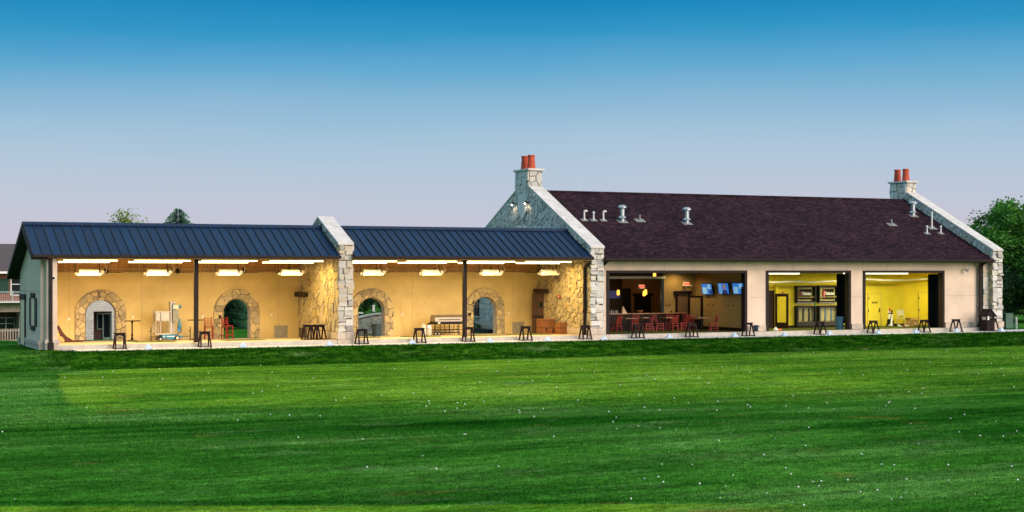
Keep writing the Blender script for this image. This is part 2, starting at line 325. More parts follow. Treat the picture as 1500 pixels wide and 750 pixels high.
# ------------------------------------------------------------------ mesh helpers
class MB:
    def __init__(s): s.v = []; s.f = []; s.m = []; s.mi = 0
    def add(s, vs, fs):
        b = len(s.v); s.v.extend([tuple(p) for p in vs])
        for f in fs: s.f.append([b + i for i in f]); s.m.append(s.mi)
    def box(s, x0, x1, y0, y1, z0, z1):
        s.add([(x0, y0, z0), (x1, y0, z0), (x1, y1, z0), (x0, y1, z0), (x0, y0, z1), (x1, y0, z1), (x1, y1, z1), (x0, y1, z1)],
              [(0, 3, 2, 1), (4, 5, 6, 7), (0, 1, 5, 4), (1, 2, 6, 5), (2, 3, 7, 6), (3, 0, 4, 7)])
    def obox(s, mtx, sx, sy, sz):
        vs = [mtx @ Vector((a * sx / 2, b * sy / 2, c * sz / 2)) for c in (-1, 1) for b in (-1, 1) for a in (-1, 1)]
        s.add(vs, [(0, 2, 3, 1), (4, 5, 7, 6), (0, 1, 5, 4), (1, 3, 7, 5), (3, 2, 6, 7), (2, 0, 4, 6)])
    def bar(s, p0, p1, wx, wy, up=(0, 1, 0)):      # rectangular bar between two points
        p0, p1 = Vector(p0), Vector(p1); d = (p1 - p0); L = d.length; d.normalize()
        x = d.cross(Vector(up)); 
        if x.length < 1e-4: x = d.cross(Vector((1, 0, 0)))
        x.normalize(); y = d.cross(x)
        mt = Matrix((x, y, d)).transposed().to_4x4(); mt.translation = (p0 + p1) / 2
        s.obox(mt, wx, wy, L)
    def tube(s, p0, p1, r0, r1=None, n=10, caps=True):
        r1 = r0 if r1 is None else r1
        p0, p1 = Vector(p0), Vector(p1); d = (p1 - p0).normalized()
        x = d.cross(Vector((0, 0, 1)))
        if x.length < 1e-3: x = d.cross(Vector((1, 0, 0)))
        x.normalize(); y = d.cross(x)
        vs = []
        for p, r in ((p0, r0), (p1, r1)):
            for i in range(n):
                a = 2 * math.pi * i / n; vs.append(p + x * (r * math.cos(a)) + y * (r * math.sin(a)))
        fs = [(i, (i + 1) % n, n + (i + 1) % n, n + i) for i in range(n)]
        if caps: fs += [tuple(range(n - 1, -1, -1)), tuple(range(n, 2 * n))]
        s.add(vs, fs)
    def path(s, pts, r, n=8):
        for a, b in zip(pts, pts[1:]): s.tube(a, b, r, r, n)
    def lathe(s, prof, c=(0, 0, 0), n=16):
        vs = []; 
        for r, z in prof:
            for i in range(n):
                a = 2 * math.pi * i / n; vs.append((c[0] + r * math.cos(a), c[1] + r * math.sin(a), c[2] + z))
        fs = []
        for k in range(len(prof) - 1):
            for i in range(n): fs.append((k * n + i, k * n + (i + 1) % n, (k + 1) * n + (i + 1) % n, (k + 1) * n + i))
        fs.append(tuple(range(n - 1, -1, -1))); fs.append(tuple(range((len(prof) - 1) * n, len(prof) * n)))
        s.add(vs, fs)
    def prism(s, poly, fn0, fn1):                  # poly of 2D points, two mapping functions
        n = len(poly)
        s.add([fn0(*p) for p in poly] + [fn1(*p) for p in poly],
              [tuple(range(n))[::-1], tuple(range(n, 2 * n))] + [(i, (i + 1) % n, n + (i + 1) % n, n + i) for i in range(n)])
    def sphere(s, c, r, n=8, m=6, sz=1):
        prof = [(max(1e-4, r * math.sin(math.pi * k / m)), -r * sz * math.cos(math.pi * k / m)) for k in range(m + 1)]
        s.lathe(prof, c, n)
    def build(s, name, mats, parent=None, bevel=0, smooth=False, recalc=True, org=None):
        if not isinstance(mats, (list, tuple)): mats = [mats]
        o0 = Vector(org) if org is not None else (ORG.get(parent.name, Vector((0, 0, 0))) if parent else Vector((0, 0, 0)))
        me = bpy.data.meshes.new(name)
        me.from_pydata([tuple(Vector(p) - o0) for p in s.v], [], s.f)
        for q in mats: me.materials.append(q)
        for p, k in zip(me.polygons, s.m): p.material_index = min(k, len(mats) - 1)
        if recalc:
            bm = bmesh.new(); bm.from_mesh(me); bmesh.ops.recalc_face_normals(bm, faces=bm.faces); bm.to_mesh(me); bm.free()
        if smooth:
            for p in me.polygons: p.use_smooth = True
        me.update()
        o = bpy.data.objects.new(name, me); C.objects.link(o)
        if parent: o.parent = parent; ORG[o.name] = o0
        elif org is not None: o.location = o0; ORG[o.name] = o0
        if bevel:
            b = o.modifiers.new('bevel', 'BEVEL'); b.width = bevel; b.segments = 2; b.limit_method = 'ANGLE'
        return o
ORG = {}
def tag(o, label, cat, group=None, kind=None):
    if label: o['label'] = label
    if cat: o['category'] = cat
    if group: o['group'] = group
    if kind: o['kind'] = kind
    return o
def thing(name, label, cat, loc=(0, 0, 0), rz=0, group=None, world=False):
    o = bpy.data.objects.new(name, None); C.objects.link(o); o.empty_display_size = .3
    o.location = loc; o.rotation_euler = (0, 0, rz); tag(o, label, cat, group)
    if world: ORG[o.name] = Vector(loc)            # parts are authored in world coordinates
    return o
def dup(root, loc, rz=0, label=None, group=None, scale=None):
    r = root.copy(); C.objects.link(r); r.location = loc; r.rotation_euler = (0, 0, rz)
    if scale: r.scale = scale
    if label: r['label'] = label
    if group: r['group'] = group
    for ch in list(root.children):
        c = ch.copy(); C.objects.link(c); c.parent = r
        for g in list(ch.children):
            d = g.copy(); C.objects.link(d); d.parent = c
    return r
def text_mesh(body, size, mtx, name, m, parent, depth=.004, shear=0, bold=0):
    cu = bpy.data.curves.new(name, 'FONT'); cu.body = body; cu.size = size; cu.extrude = depth; cu.align_x = 'CENTER'; cu.align_y = 'CENTER'; cu.shear = shear; cu.offset = bold
    t = bpy.data.objects.new('tmp', cu); C.objects.link(t)
    dg = bpy.context.evaluated_depsgraph_get(); me = bpy.data.meshes.new_from_object(t.evaluated_get(dg))
    bpy.data.objects.remove(t); me.transform(mtx); me.materials.clear(); me.materials.append(m)
    o = bpy.data.objects.new(name, me); C.objects.link(o); o.parent = parent; return o
FRONT = Matrix.Rotation(R(90), 4, 'X')              # text lying in XY stood up to face -Y

# irregular masonry: Voronoi cells of a convex outline, every stone its own bevelled block
def clip(poly, a, b, c):                            # keep a*u + b*v <= c
    out = []
    for i in range(len(poly)):
        p, q = poly[i], poly[(i + 1) % len(poly)]
        dp = a * p[0] + b * p[1] - c; dq = a * q[0] + b * q[1] - c
        if dp <= 0: out.append(p)
        if dp * dq < 0:
            t = dp / (dp - dq); out.append((p[0] + t * (q[0] - p[0]), p[1] + t * (q[1] - p[1])))
    return out
def cells(poly, size, rng, su=1., drop=.25, jit=.48):
    P = [(u / su, v) for u, v in poly]
    u0, u1 = min(p[0] for p in P), max(p[0] for p in P); v0, v1 = min(p[1] for p in P), max(p[1] for p in P)
    nu = max(1, round((u1 - u0) / size)); nv = max(1, round((v1 - v0) / size))
    du, dv = (u1 - u0) / nu, (v1 - v0) / nv
    S = []
    for i in range(-1, nu + 1):
        for j in range(-1, nv + 1):
            if rng.random() < drop: continue
            S.append((u0 + (i + .5 + rng.uniform(-jit, jit)) * du, v0 + (j + .5 + rng.uniform(-jit, jit)) * dv))
    res = []
    for a in S:
        c = P
        for b in S:
            if b is a: continue
            d2 = (a[0] - b[0]) ** 2 + (a[1] - b[1]) ** 2
            if d2 > (4.2 * size) ** 2: continue
            c = clip(c, b[0] - a[0], b[1] - a[1], (b[0] ** 2 + b[1] ** 2 - a[0] ** 2 - a[1] ** 2) / 2)
            if len(c) < 3: break
        if len(c) >= 3: res.append([(u * su, v) for u, v in c])
    return res
def rects(u0, u1, v0, v1, rng, smin, smax):         # random ashlar partition
    w_, h_ = u1 - u0, v1 - v0
    if (w_ < smax * 1.5 and h_ < smax) and (rng.random() < .6 or w_ < smin * 2.4 or h_ < smin * 2): return [[(u0, v0), (u1, v0), (u1, v1), (u0, v1)]]
    if (w_ > h_ * 1.5 and w_ > smin * 2) or h_ < smin * 2:
        if w_ < smin * 2: return [[(u0, v0), (u1, v0), (u1, v1), (u0, v1)]]
        c = u0 + w_ * rng.uniform(.33, .67); return rects(u0, c, v0, v1, rng, smin, smax) + rects(c, u1, v0, v1, rng, smin, smax)
    c = v0 + h_ * rng.uniform(.33, .67); return rects(u0, u1, v0, c, rng, smin, smax) + rects(u0, u1, c, v1, rng, smin, smax)
def lay(mb, cs, fn, rng, gap=.012, hmin=.012, hmax=.05, bev=.015, sub=0, shake=0, skew=.008):
    for c in cs:
        cu = sum(p[0] for p in c) / len(c); cv = sum(p[1] for p in c) / len(c)
        rad = sum(math.hypot(p[0] - cu, p[1] - cv) for p in c) / len(c)
        if rad < .03: continue
        if sub:
            q = []
            for i in range(len(c)):
                a, b = c[i], c[(i + 1) % len(c)]; k = max(1, int(math.hypot(a[0] - b[0], a[1] - b[1]) / sub))
                for t in range(k): q.append((a[0] + (b[0] - a[0]) * t / k, a[1] + (b[1] - a[1]) * t / k))
            c = q
        h = rng.uniform(hmin, hmax)
        if rng.random() < .12: h += hmax * .6
        s1 = max(.3, 1 - gap / rad); s2 = max(.2, 1 - (gap + bev) / rad)
        du = rng.uniform(-1, 1) * shake; dv = rng.uniform(-1, 1) * shake
        n = len(c)
        jit = [(rng.uniform(-skew, skew), rng.uniform(-skew, skew)) for _ in c]
        r0 = [fn(cu + (p[0] - cu) * s1 + j[0], cv + (p[1] - cv) * s1 + j[1], -.02) for p, j in zip(c, jit)]
        r1 = [fn(cu + (p[0] - cu) * s1 + j[0], cv + (p[1] - cv) * s1 + j[1], h - bev * .7) for p, j in zip(c, jit)]
        r2 = [fn(cu + (p[0] - cu) * s2 + j[0], cv + (p[1] - cv) * s2 + j[1], h + rng.uniform(-.006, .006)) for p, j in zip(c, jit)]
        mb.add(r0 + r1 + r2, [(i, (i + 1) % n, n + (i + 1) % n, n + i) for i in range(n)] + [(n + i, n + (i + 1) % n, 2 * n + (i + 1) % n, 2 * n + i) for i in range(n)] + [tuple(range(2 * n, 3 * n))])

# ------------------------------------------------------------------ ground
import numpy as np
def sst(a, b, x):
    t = np.clip((x - a) / (b - a), 0, 1); return t * t * (3 - 2 * t)
YT, YB, ZF = -1.78, -4.6, -.72
def gz_a(x, y):
    x = np.asarray(x, float); y = np.asarray(y, float)
    t = np.clip((y - YB) / (YT - YB), 0, 1)
    z = ZF + (sst(0, 1, t) * .45 + t * .55) * (-.055 - ZF)
    z = np.where(y > -1.6, -.10, z)
    z = z + np.where(y > YT, sst(.55, -.3, x) * .06, 0)          # turf comes up to the end wall
    t = x - (6 + .233 * (y - 6))
    z = z - 1.75 * sst(2, -3, t) * sst(9, 42, y)
    sw = .10 * sst(YB, -12, y) * np.sin(y * .31 + x * .05) - .10 * sst(-18, -34, y) * np.exp(-((y + 35 + .25 * (x - 10)) / 7) ** 2)
    return z + np.where(y < YB, sw, 0)
def gz(x, y): return float(gz_a(x, y))
def mow_a(x, y):                                     # long grass of the bank, short tee cut, lush band
    x = np.asarray(x, float); y = np.asarray(y, float)
    rough = sst(YB - .12, YB + .12, y) * (1 - .45 * sst(.5, -2.5, x)) * (1 - sst(3, 6, y))
    d = np.maximum(0, -5 - y); edge = -.6 - .18 * d + .0012 * d * d + .012 * np.maximum(0, d - 17) ** 2 + 2.2 * np.exp(-((d + .0) / .55) ** 2) + .05 * np.sin(y * 1.3)
    wd = .12 + .9 * sst(-14, -26, y); tee = sst(edge - wd, edge + wd, x) * (1 - sst(YB - .1, YB + .15, y))
    far = -25.0 - .26 * (x - 8)
    tee = tee * sst(far - 10, far + 9, y) * (1 - .45 * sst(14, 36, x))
    lush = .70 * sst(far - 1, far - 9, y) * (1 - .6 * sst(far - 10, far - 18, y))
    tee = np.maximum(tee, .30 * (x < edge + wd) * sst(far - 4, far + 6, y) * (1 - sst(YB - 1.2, YB - .2, y)))
    nl = -47.35 - .464 * x; near = sst(nl + .1, nl - .1, y) * sst(9, 1, x)
    tee = np.maximum(tee, .8 * near); lush = lush * (1 - near)
    lush = np.maximum(lush, 1.0 * np.exp(-((y - nl - .45) / .35) ** 2) * sst(9, 1, x))
    ring = np.exp(-((x - edge + .10) / (.13 + .012 * d)) ** 2) * sst(-31, -24, y) * (y < YB)
    lush = np.maximum(lush, .42 * ring)
    lush = np.maximum(lush, .9 * np.exp(-((y - YB) / .3) ** 2))
    return rough, tee, lush
def axis(a, b, step, far, grow=1.35):
    xs = [a + i * step for i in range(int(round((b - a) / step)) + 1)]
    s = step; lo = a; hi = b; L = []; H = []
    while lo > -far: s *= grow; lo -= s; L.append(lo)
    s = step
    while hi < far: s *= grow; hi += s; H.append(hi)
    return L[::-1] + xs + H
def zone_attr(me, X, Y):
    r, t, l = mow_a(X, Y); col = np.stack([r, t, l, np.ones_like(r)], 1).astype(np.float32)
    ca = me.color_attributes.new('zone', 'FLOAT_COLOR', 'POINT'); ca.data.foreach_set('color', col.ravel())
XS = axis(-16, 62, .30, 3500); YS = axis(-52, 9, .16, 3500)
me = bpy.data.meshes.new('lawn'); nx = len(XS)
GX, GY = np.meshgrid(XS, YS); GX, GY = GX.ravel(), GY.ravel(); GZ = gz_a(GX, GY)
ff = [(j * nx + i, j * nx + i + 1, (j + 1) * nx + i + 1, (j + 1) * nx + i) for j in range(len(YS) - 1) for i in range(nx - 1)]
me.from_pydata(np.stack([GX, GY, GZ], 1).tolist(), [], ff)
zone_attr(me, GX, GY)
me.polygons.foreach_set('use_smooth', [True] * len(me.polygons))
me.materials.append(M['grass'])
lawn = bpy.data.objects.new('lawn', me); C.objects.link(lawn); lawn['kind'] = 'structure'
# mown blades over the part of the range that can be seen
nr = np.random.default_rng(3)
def blades(n, y0, y1, hmin, hmax, wid, name):
    k = n * 3; x = nr.uniform(-24, 74, k); y = nr.uniform(y0, y1, k)
    dx, dy = x + 12.27, y + 74.1; q = math.hypot(.903, .430)
    r = (dx * .903 - dy * .430) / q; f = (dx * .430 + dy * .903) / q
    ok = (np.abs(r / f) < .50) & (f > 24) & ~((x > .55) & (y > -1.76)) & (y < -.5)
    x, y = x[ok][:n], y[ok][:n]; n = len(x); z = gz_a(x, y) - .004
    ro, te, lu = mow_a(x, y)
    h = nr.uniform(hmin, hmax, n) * (1 + .9 * ro - .35 * te + .2 * lu); w_ = wid * nr.uniform(.6, 1.3, n); a = nr.uniform(0, 6.283, n); b = nr.uniform(0, 6.283, n); le = h * nr.uniform(.1, .8, n)
    V = np.empty((n, 3, 3), np.float32)
    V[:, 0] = np.stack([x - w_ * np.cos(a), y - w_ * np.sin(a), z], 1); V[:, 1] = np.stack([x + w_ * np.cos(a), y + w_ * np.sin(a), z], 1)
    V[:, 2] = np.stack([x + le * np.cos(b), y + le * np.sin(b), z + h], 1)
    me = bpy.data.meshes.new(name); me.vertices.add(n * 3); me.loops.add(n * 3); me.polygons.add(n)
    me.vertices.foreach_set('co', V.ravel()); me.loops.foreach_set('vertex_index', np.arange(n * 3, dtype=np.int32)); me.polygons.foreach_set('loop_start', np.arange(0, n * 3, 3, dtype=np.int32))
    me.update(); zone_attr(me, np.repeat(x, 3), np.repeat(y, 3)); me.materials.append(M['grass_blade'])
    o = bpy.data.objects.new(name, me); C.objects.link(o); o['kind'] = 'stuff'; o['label'] = 'short mown green grass blades covering the range and its bank'; o['category'] = 'grass'; return o
blades(520000, -56, -28, .018, .042, .010, 'grass_blades')
blades(520000, -30, -1, .025, .055, .016, 'grass_blades')

rng = random.Random(5)
mb = MB(); mb.box(.75, 58.0, -1.72, -.305, -.30, -.03)
walk = mb.build('walkway', M['walk']); walk['kind'] = 'structure'
# slab under the bays: top falls a little to the back
def fz(y): return .165 - .018 * max(0, min(6.3, y))
mb = MB()
for x0, x1 in ((.1, 13.5), (14.2, 27.45)):
    mb.prism([(-.30, -.4), (6.6, -.4), (6.6, fz(6.6)), (-.30, fz(-.3))], lambda u, v, X=x0: (X, u, v), lambda u, v, X=x1: (X, u, v))
slab = mb.build('bay_platform', [M['concrete'], M['bay_floor']]); slab['kind'] = 'structure'
for p in slab.data.polygons:
    if p.normal.z > .5: p.material_index = 1
mb = MB(); mb.box(28.2, 54.8, -.30, .30, -.4, .165); s2 = mb.build('clubhouse_apron', M['concrete']); s2['kind'] = 'structure'
mb = MB(); mb.box(55.6, 75, -1.5, 1.0, -.3, -.05); s2 = mb.build('side_path', M['walk']); s2['kind'] = 'structure'

# ------------------------------------------------------------------ driving range shelter
sh = thing('driving_range_shelter', 'long open-fronted stucco shelter with a blue standing seam metal roof and four stone arches', 'shelter', (6.8, 3, 0), world=True)
ZE, ZR, YE, YR_, YBk = 4.28, 5.73, -.62, 2.3, 7.0
def rz_(y): return ZR - abs(y - YR_) * (ZR - ZE) / (YR_ - YE)
# roof panels with standing seams
for (x0, x1) in ((-1.03, 13.5), (14.2, 27.45)):
    mb = MB()
    for ya, yb in ((YE, YR_), (YR_, YBk)):
        mb.prism([(ya, rz_(ya) - .05), (yb, rz_(yb) - .05), (yb, rz_(yb)), (ya, rz_(ya))], lambda u, v, X=x0: (X, u, v), lambda u, v, X=x1: (X, u, v))
    rf = mb.build('roof', M['metal_roof'], sh)
    mb = MB()
    n = int((x1 - x0) / .436)
    for i in range(n + 1):
        x = x0 + .02 + i * .436
        if x > x1 - .01: break
        for ya, yb in ((YE, YR_ - .02), (YR_ + .02, YBk)):
            mb.bar((x, ya, rz_(ya) + .024), (x, yb, rz_(yb) + .024), .034, .05, (0, 0, 1))
    mb.build('roof_seams', M['seam'], rf)
    mb = MB()
    mb.prism([(YR_ - .17, ZR - .055), (YR_ - .17, ZR + .012), (YR_, ZR + .10), (YR_ + .17, ZR + .012), (YR_ + .17, ZR - .055)], lambda u, v, X=x0 - .02: (X, u, v), lambda u, v, X=x1: (X, u, v))
    mb.build('ridge_cap', M['metal_roof'], rf)
    mb = MB()                                          # fascia with gutter lip
    mb.box(x0, x1, YE - .05, YE - .004, ZE - .14, ZE - .012); mb.box(x0, x1, YE - .09, YE - .05, ZE - .05, ZE - .015); mb.box(x0, x1, YE - .09, YE - .07, ZE - .13, ZE - .05)
    mb.box(x0, x1, YE - .004, YE + .55, ZE - .135, ZE - .10)
    mb.build('gutter', M['bronze_flat'], rf)
    mb = MB()                                          # boarded ceiling under both slopes
    a0, a1 = max(x0, .1), x1
    for ya, yb in ((YE + .05, YR_), (YR_, 6.0)):
        mb.prism([(ya, rz_(ya) - .22), (yb, rz_(yb) - .22), (yb, rz_(yb) - .17), (ya, rz_(ya) - .17)], lambda u, v, X=a0: (X, u, v), lambda u, v, X=a1: (X, u, v))
    mb.build('board_ceiling', M['plank'], sh)
    mb = MB(); mb.box(a0, a1, 5.93, 5.998, 3.47, 3.60); mb.build('ceiling_trim', M['plank'], sh)
    mb = MB(); mb.box(a0, a1, .40, .62, 4.12, 4.42); mb.build('front_beam', M['bronze_flat'], sh)
# left rake: dark fascia and soffit of the overhang
mb = MB()
for ya, yb in ((YE, YR_), (YR_, YBk)):
    mb.prism([(ya, rz_(ya) - .26), (yb, rz_(yb) - .26), (yb, rz_(yb) - .012), (ya, rz_(ya) - .012)], lambda u, v: (-1.075, u, v), lambda u, v: (-1.032, u, v))
    mb.prism([(ya, rz_(ya) - .24), (yb, rz_(yb) - .24), (yb, rz_(yb) - .20), (ya, rz_(ya) - .20)], lambda u, v: (-1.03, u, v), lambda u, v: (-.32, u, v))
mb.box(-1.03, -.1, YBk, YBk + .05, rz_(YBk) - .26, rz_(YBk) - .01)
mb.build('rake_fascia', M['bronze_flat'], sh)
# back wall with four arched openings
ARX = [(3.27, .75), (10.17, .70), (17.53, .75), (24.2, .70)]
SPR, RISE = 1.42, .68
def arch_pts(xc, hw, n=14): return [(xc - hw * math.cos(math.pi * i / n), SPR + RISE * math.sin(math.pi * i / n)) for i in range(n + 1)]
mb = MB(); zt = 3.72; z0 = -.05; y0, y1 = 6.0, 6.36
def wallseg(a, b, za, zb): mb.box(a, b, y0, y1, za, zb)
cur = .1
for (xa, xb, lst) in ((.1, 13.5, ARX[:2]), (14.2, 27.45, ARX[2:])):
    cur = xa
    for xc, hw in lst:
        wallseg(cur, xc - hw, z0, zt)
        ap = arch_pts(xc, hw)
        for p, q in zip(ap, ap[1:]):
            mb.add([(p[0], y0, p[1]), (q[0], y0, q[1]), (q[0], y0, zt), (p[0], y0, zt), (p[0], y1, p[1]), (q[0], y1, q[1]), (q[0], y1, zt), (p[0], y1, zt)],
                   [(0, 1, 2, 3), (4, 7, 6, 5), (0, 4, 5, 1)])
        cur = xc + hw
    wallseg(cur, xb, z0, zt)
mb.mi = 1
for x in (1.75, 5.3, 8.9, 12.4, 15.6, 19.9, 22.9, 25.9):   # control joints
    zlo = 0.02
    for xc, hw in ARX:
        if abs(x - xc) < hw + .6: zlo = 2.65
    mb.box(x - .008, x + .008, y0 - .003, y0 + .002, zlo, 3.46)
bw = mb.build('back_wall', [M['stucco_bay'], M['joint']], sh, recalc=False)
# stone surrounds
for k, (xc, hw) in enumerate(ARX):
    rr = random.Random(40 + k)
    ring = .51; La = math.pi * .93; J = SPR - .04; L = 2 * J + La
    def fn(u, v, h, xc=xc, hw=hw, J=J, La=La):
        r = v
        if u < J: x, z = xc - hw - r, .04 + u
        elif u < J + La:
            th = math.pi * (1 - (u - J) / La); x = xc + (hw + r) * math.cos(th); z = SPR + (RISE + r) * math.sin(th)
        else: x, z = xc + hw + r, SPR - (u - J - La)
        return (x, 5.985 - h, z)
    cs = cells([(0, 0), (L, 0), (L, ring), (0, ring)], .235, rr, 1.15, drop=.28)
    mb = MB(); lay(mb, cs, fn, rr, gap=.016, hmin=.02, hmax=.05, bev=.012, sub=.12)
    mb.mi = 1
    K = 60
    for i in range(K):                                 # mortar bed
        a, b = L * i / K, L * (i + 1) / K
        mb.add([fn(a, .0, -.006), fn(b, .0, -.006), fn(b, ring, -.006), fn(a, ring, -.006), fn(a, 0, .02), fn(b, 0, .02), fn(b, ring - .01, .02), fn(a, ring - .01, .02)], [(4, 5, 6, 7), (0, 4, 7, 3), (1, 2, 6, 5), (2, 3, 7, 6), (0, 1, 5, 4)])
    mb.mi = 2
    ap = [(xc - hw, .0)] + arch_pts(xc, hw) + [(xc + hw, .0)]
    for p, q in zip(ap, ap[1:]):                       # stone lining of the reveal
        c0 = Vector((xc, 0, 1.0))
        def off(pt, t): 
            d = Vector((xc - pt[0], 0, .9 - pt[1])).normalized() * t; return (pt[0] + d.x, pt[1] + d.z)
        a, b = off(p, .012), off(q, .012)
        mb.add([(a[0], 5.93, a[1]), (b[0], 5.93, b[1]), (b[0], 6.40, b[1]), (a[0], 6.40, a[1])], [(0, 1, 2, 3)])
    mb.build('stone_arch', [M['stone_arch'], M['mortar'], M['cast']], sh)
# steel posts
for x, base in ((6.65, 0), (20.55, 0)):
    mb = MB(); mb.box(x - .095, x + .095, .36, .55, fz(.45) - .01, 4.12); mb.box(x - .14, x + .14, .31, .60, fz(.45), fz(.45) + .025)
    mb.build('post', M['bronze_flat'], sh, bevel=.008)
# left end wall, pilaster and plinth
mb = MB()
prof = [(.15, -.3), (6.36, -.3), (6.36, rz_(6.36) - .25), (YR_, ZR - .25), (.15, rz_(.15) - .25)]
mb.prism(prof, lambda u, v: (-.55, u, v), lambda u, v: (-.30, u, v))
mb.mi = 1; mb.box(-.5525, -.5475, .2, 6.35, 2.57, 2.59)
ew = mb.build('end_wall', [M['stucco'], M['joint']], sh)
mb = MB(); mb.box(-.36, .1, -.34, .9, .42, 4.13); mb.build('corner_pilaster', M['stucco'], ew)
mb = MB(); mb.box(-.30, .1, .9, 6.0, -.3, 4.0); mb.build('inner_end_wall', M['stucco_bay'], ew)
mb = MB()
mb.box(-.42, .16, -.40, .86, -.3, .25); mb.box(-.45, .19, -.43, .86, .25, .43)
mb.box(-.63, -.551, .16, 4.2, -.4, .16); mb.box(-.66, -.551, .14, 4.2, .16, .36)
mb.box(-.63, -.551, 6.0, 6.5, -.5, .12); mb.box(-.66, -.551, 6.0, 6.52, .12, .32)
mb.build('plinth', M['cast'], ew, bevel=.015)
def shuttered(par, X, ya, yb, zs, ztp, board):
    f = MB(); f.box(X - .036, X + .02, ya, yb, zs, ztp); wf = f.build('window', M[board], par)
    l = MB(); l.box(X - .07, X - .003, ya - .12, yb + .12, ztp + .003, ztp + .24); l.build('lintel', M['lintel'], wf)
    l = MB(); l.box(X - .07, X - .003, ya - .12, yb + .12, zs - .22, zs - .003); l.build('sill', M['lintel'], wf)
    for a, b in ((ya - .62, ya - .03), (yb + .03, yb + .62)):
        q = MB(); q.box(X - .040, X - .006, a, b, zs - .02, ztp + .02)
        for i in range(12):
            zz = zs + (ztp - zs) * (i + .5) / 12; q.obox(Matrix.Translation((X - .042, (a + b) / 2, zz)) @ Matrix.Rotation(R(35), 4, 'Y'), .025, b - a - .12, .010)
        for zz in (zs + .25, ztp - .3): q.box(X - .055, X - .041, (a + b) / 2 - .3, (a + b) / 2 + .3, zz - .02, zz + .02)
        q.build('shutter', M['shutter'], wf)
shuttered(sh, -.55, 1.75, 2.62, 1.0, 2.27, 'tan_board')
mb = MB(); mb.box(-.60, -.52, 4.62, 5.85, .0, 2.15); dr = mb.build('side_door', M['tan_board'], sh)
mb = MB()
mb.box(-.61, -.551, 4.45, 4.62, -.1, 2.16); mb.box(-.61, -.551, 5.85, 6.0, -.1, 2.16); mb.box(-.63, -.551, 4.38, 6.06, 2.163, 2.42); mb.build('door_frame', M['lintel'], dr)
# downspouts
def spout(par, x, y, ztop, zbot, wdt=.13, gy=None):
    mb = MB()
    if gy is not None: mb.bar((x, gy, ztop + .04), (x, y, ztop - .22), wdt, wdt * .8, (1, 0, 0)); ztop -= .2
    mb.box(x - wdt / 2, x + wdt / 2, y - wdt * .4, y + wdt * .4, zbot + .12, ztop)
    mb.box(x - wdt * .8, x + wdt * .8, y - .10, y + .10, zbot, zbot + .34)
    for zz in (zbot + 1.2, zbot + 2.6): mb.box(x - wdt * .62, x + wdt * .62, y - .035, y + .075, zz, zz + .05)
    return mb.build('downspout', M['bronze_flat'], par, bevel=.01)
spout(sh, -.20, -.44, 4.13, -.03, .15)
spout(sh, 27.33, .12, 3.95, fz(0), .15, gy=-.45)
# stone divider wall between the two bays
def gable_stones(par, name, x0, x1, prof, zp, seed, front_z, size, left=True):
    rr = random.Random(seed); mb = MB()
    if left:
      for c_ in cells([(u, max(v, zp)) for u, v in prof], size, rr, .8):
        cu, cv = sum(p[0] for p in c_) / len(c_), sum(p[1] for p in c_) / len(c_)
        mb.mi = 2 if (cu < 6.1 and cv < rz_(cu) - .1) else 0        # yellow lamp light put into the bay stone colour, paler stone on sky-lit gable
        lay(mb, [c_], lambda u, v, h: (x0 - h, u, v), rr, gap=.021, hmin=.015, hmax=.055, bev=.018)
    mb.mi = 0; yf = prof[0][0]
    lay(mb, rects(x0 - .02, x1 + .02, zp, front_z, rr, .13, .40), lambda u, v, h: (u, yf - h, v), rr, gap=.012, hmin=.01, hmax=.10, bev=.015, shake=.03, skew=.045)
    lay(mb, rects(yf - .02, yf + .45, zp, front_z, rr, .13, .40), lambda u, v, h: (x1 + h, u, v), rr, gap=.008, hmin=.01, hmax=.06, bev=.012)
    mb.mi = 1
    mb.prism(prof, lambda u, v: (x0, u, v), lambda u, v: (x1, u, v))
    return mb.build(name, [M['stone_white' if name == 'gable_wall' else 'stone'], M['mortar'], M['stone_lamplit']], par)
dp = [(-.30, -.3), (6.36, -.3), (6.36, 4.38), (2.75, 6.18), (-.30, 4.84)]
dv = gable_stones(sh, 'dividing_wall', 13.5, 14.2, dp, .55, 11, 4.80, .36)
def coping(par, x0, x1, pts, th=.11, ov=.06):
    mb = MB()
    for (ya, za), (yb, zb) in zip(pts, pts[1:]):
        mb.prism([(ya, za), (yb, zb), (yb, zb + th), (ya, za + th)], lambda u, v: (x0 - ov, u, v), lambda u, v: (x1 + ov, u, v))
    return mb.build('coping', M['coping'], par, bevel=.015)
coping(dv, 13.5, 14.2, [(-.40, 4.80), (2.75, 6.19), (6.42, 4.36)])
def base_blocks(par, x0, x1, yf, yr, z0, z1, z2):
    mb = MB(); mb.box(x0 - .06, x1 + .08, yf - .07, yr, z0, z1)
    nsp = 2
    for i in range(nsp):
        a = x0 - .09 + (x1 - x0 + .2) * i / nsp; b = x0 - .09 + (x1 - x0 + .2) * (i + 1) / nsp
        mb.box(a + .006, b - .006, yf - .10, yf + .5, z1 + .004, z2)
    mb.box(x0 - .07, x0 - .001, yf + .505, yr, z1 + .004, z2 - .02)
    return mb.build('plinth', M['cast'], par, bevel=.02)
base_blocks(dv, 13.5, 14.2, -.30, 4.4, -.3, .20, .55)
mb = MB(); mb.box(13.26, 13.47, 4.35, 6.0, 2.20, 2.44); mb.build('lintel_beam', M['lintel'], dv, bevel=.01)
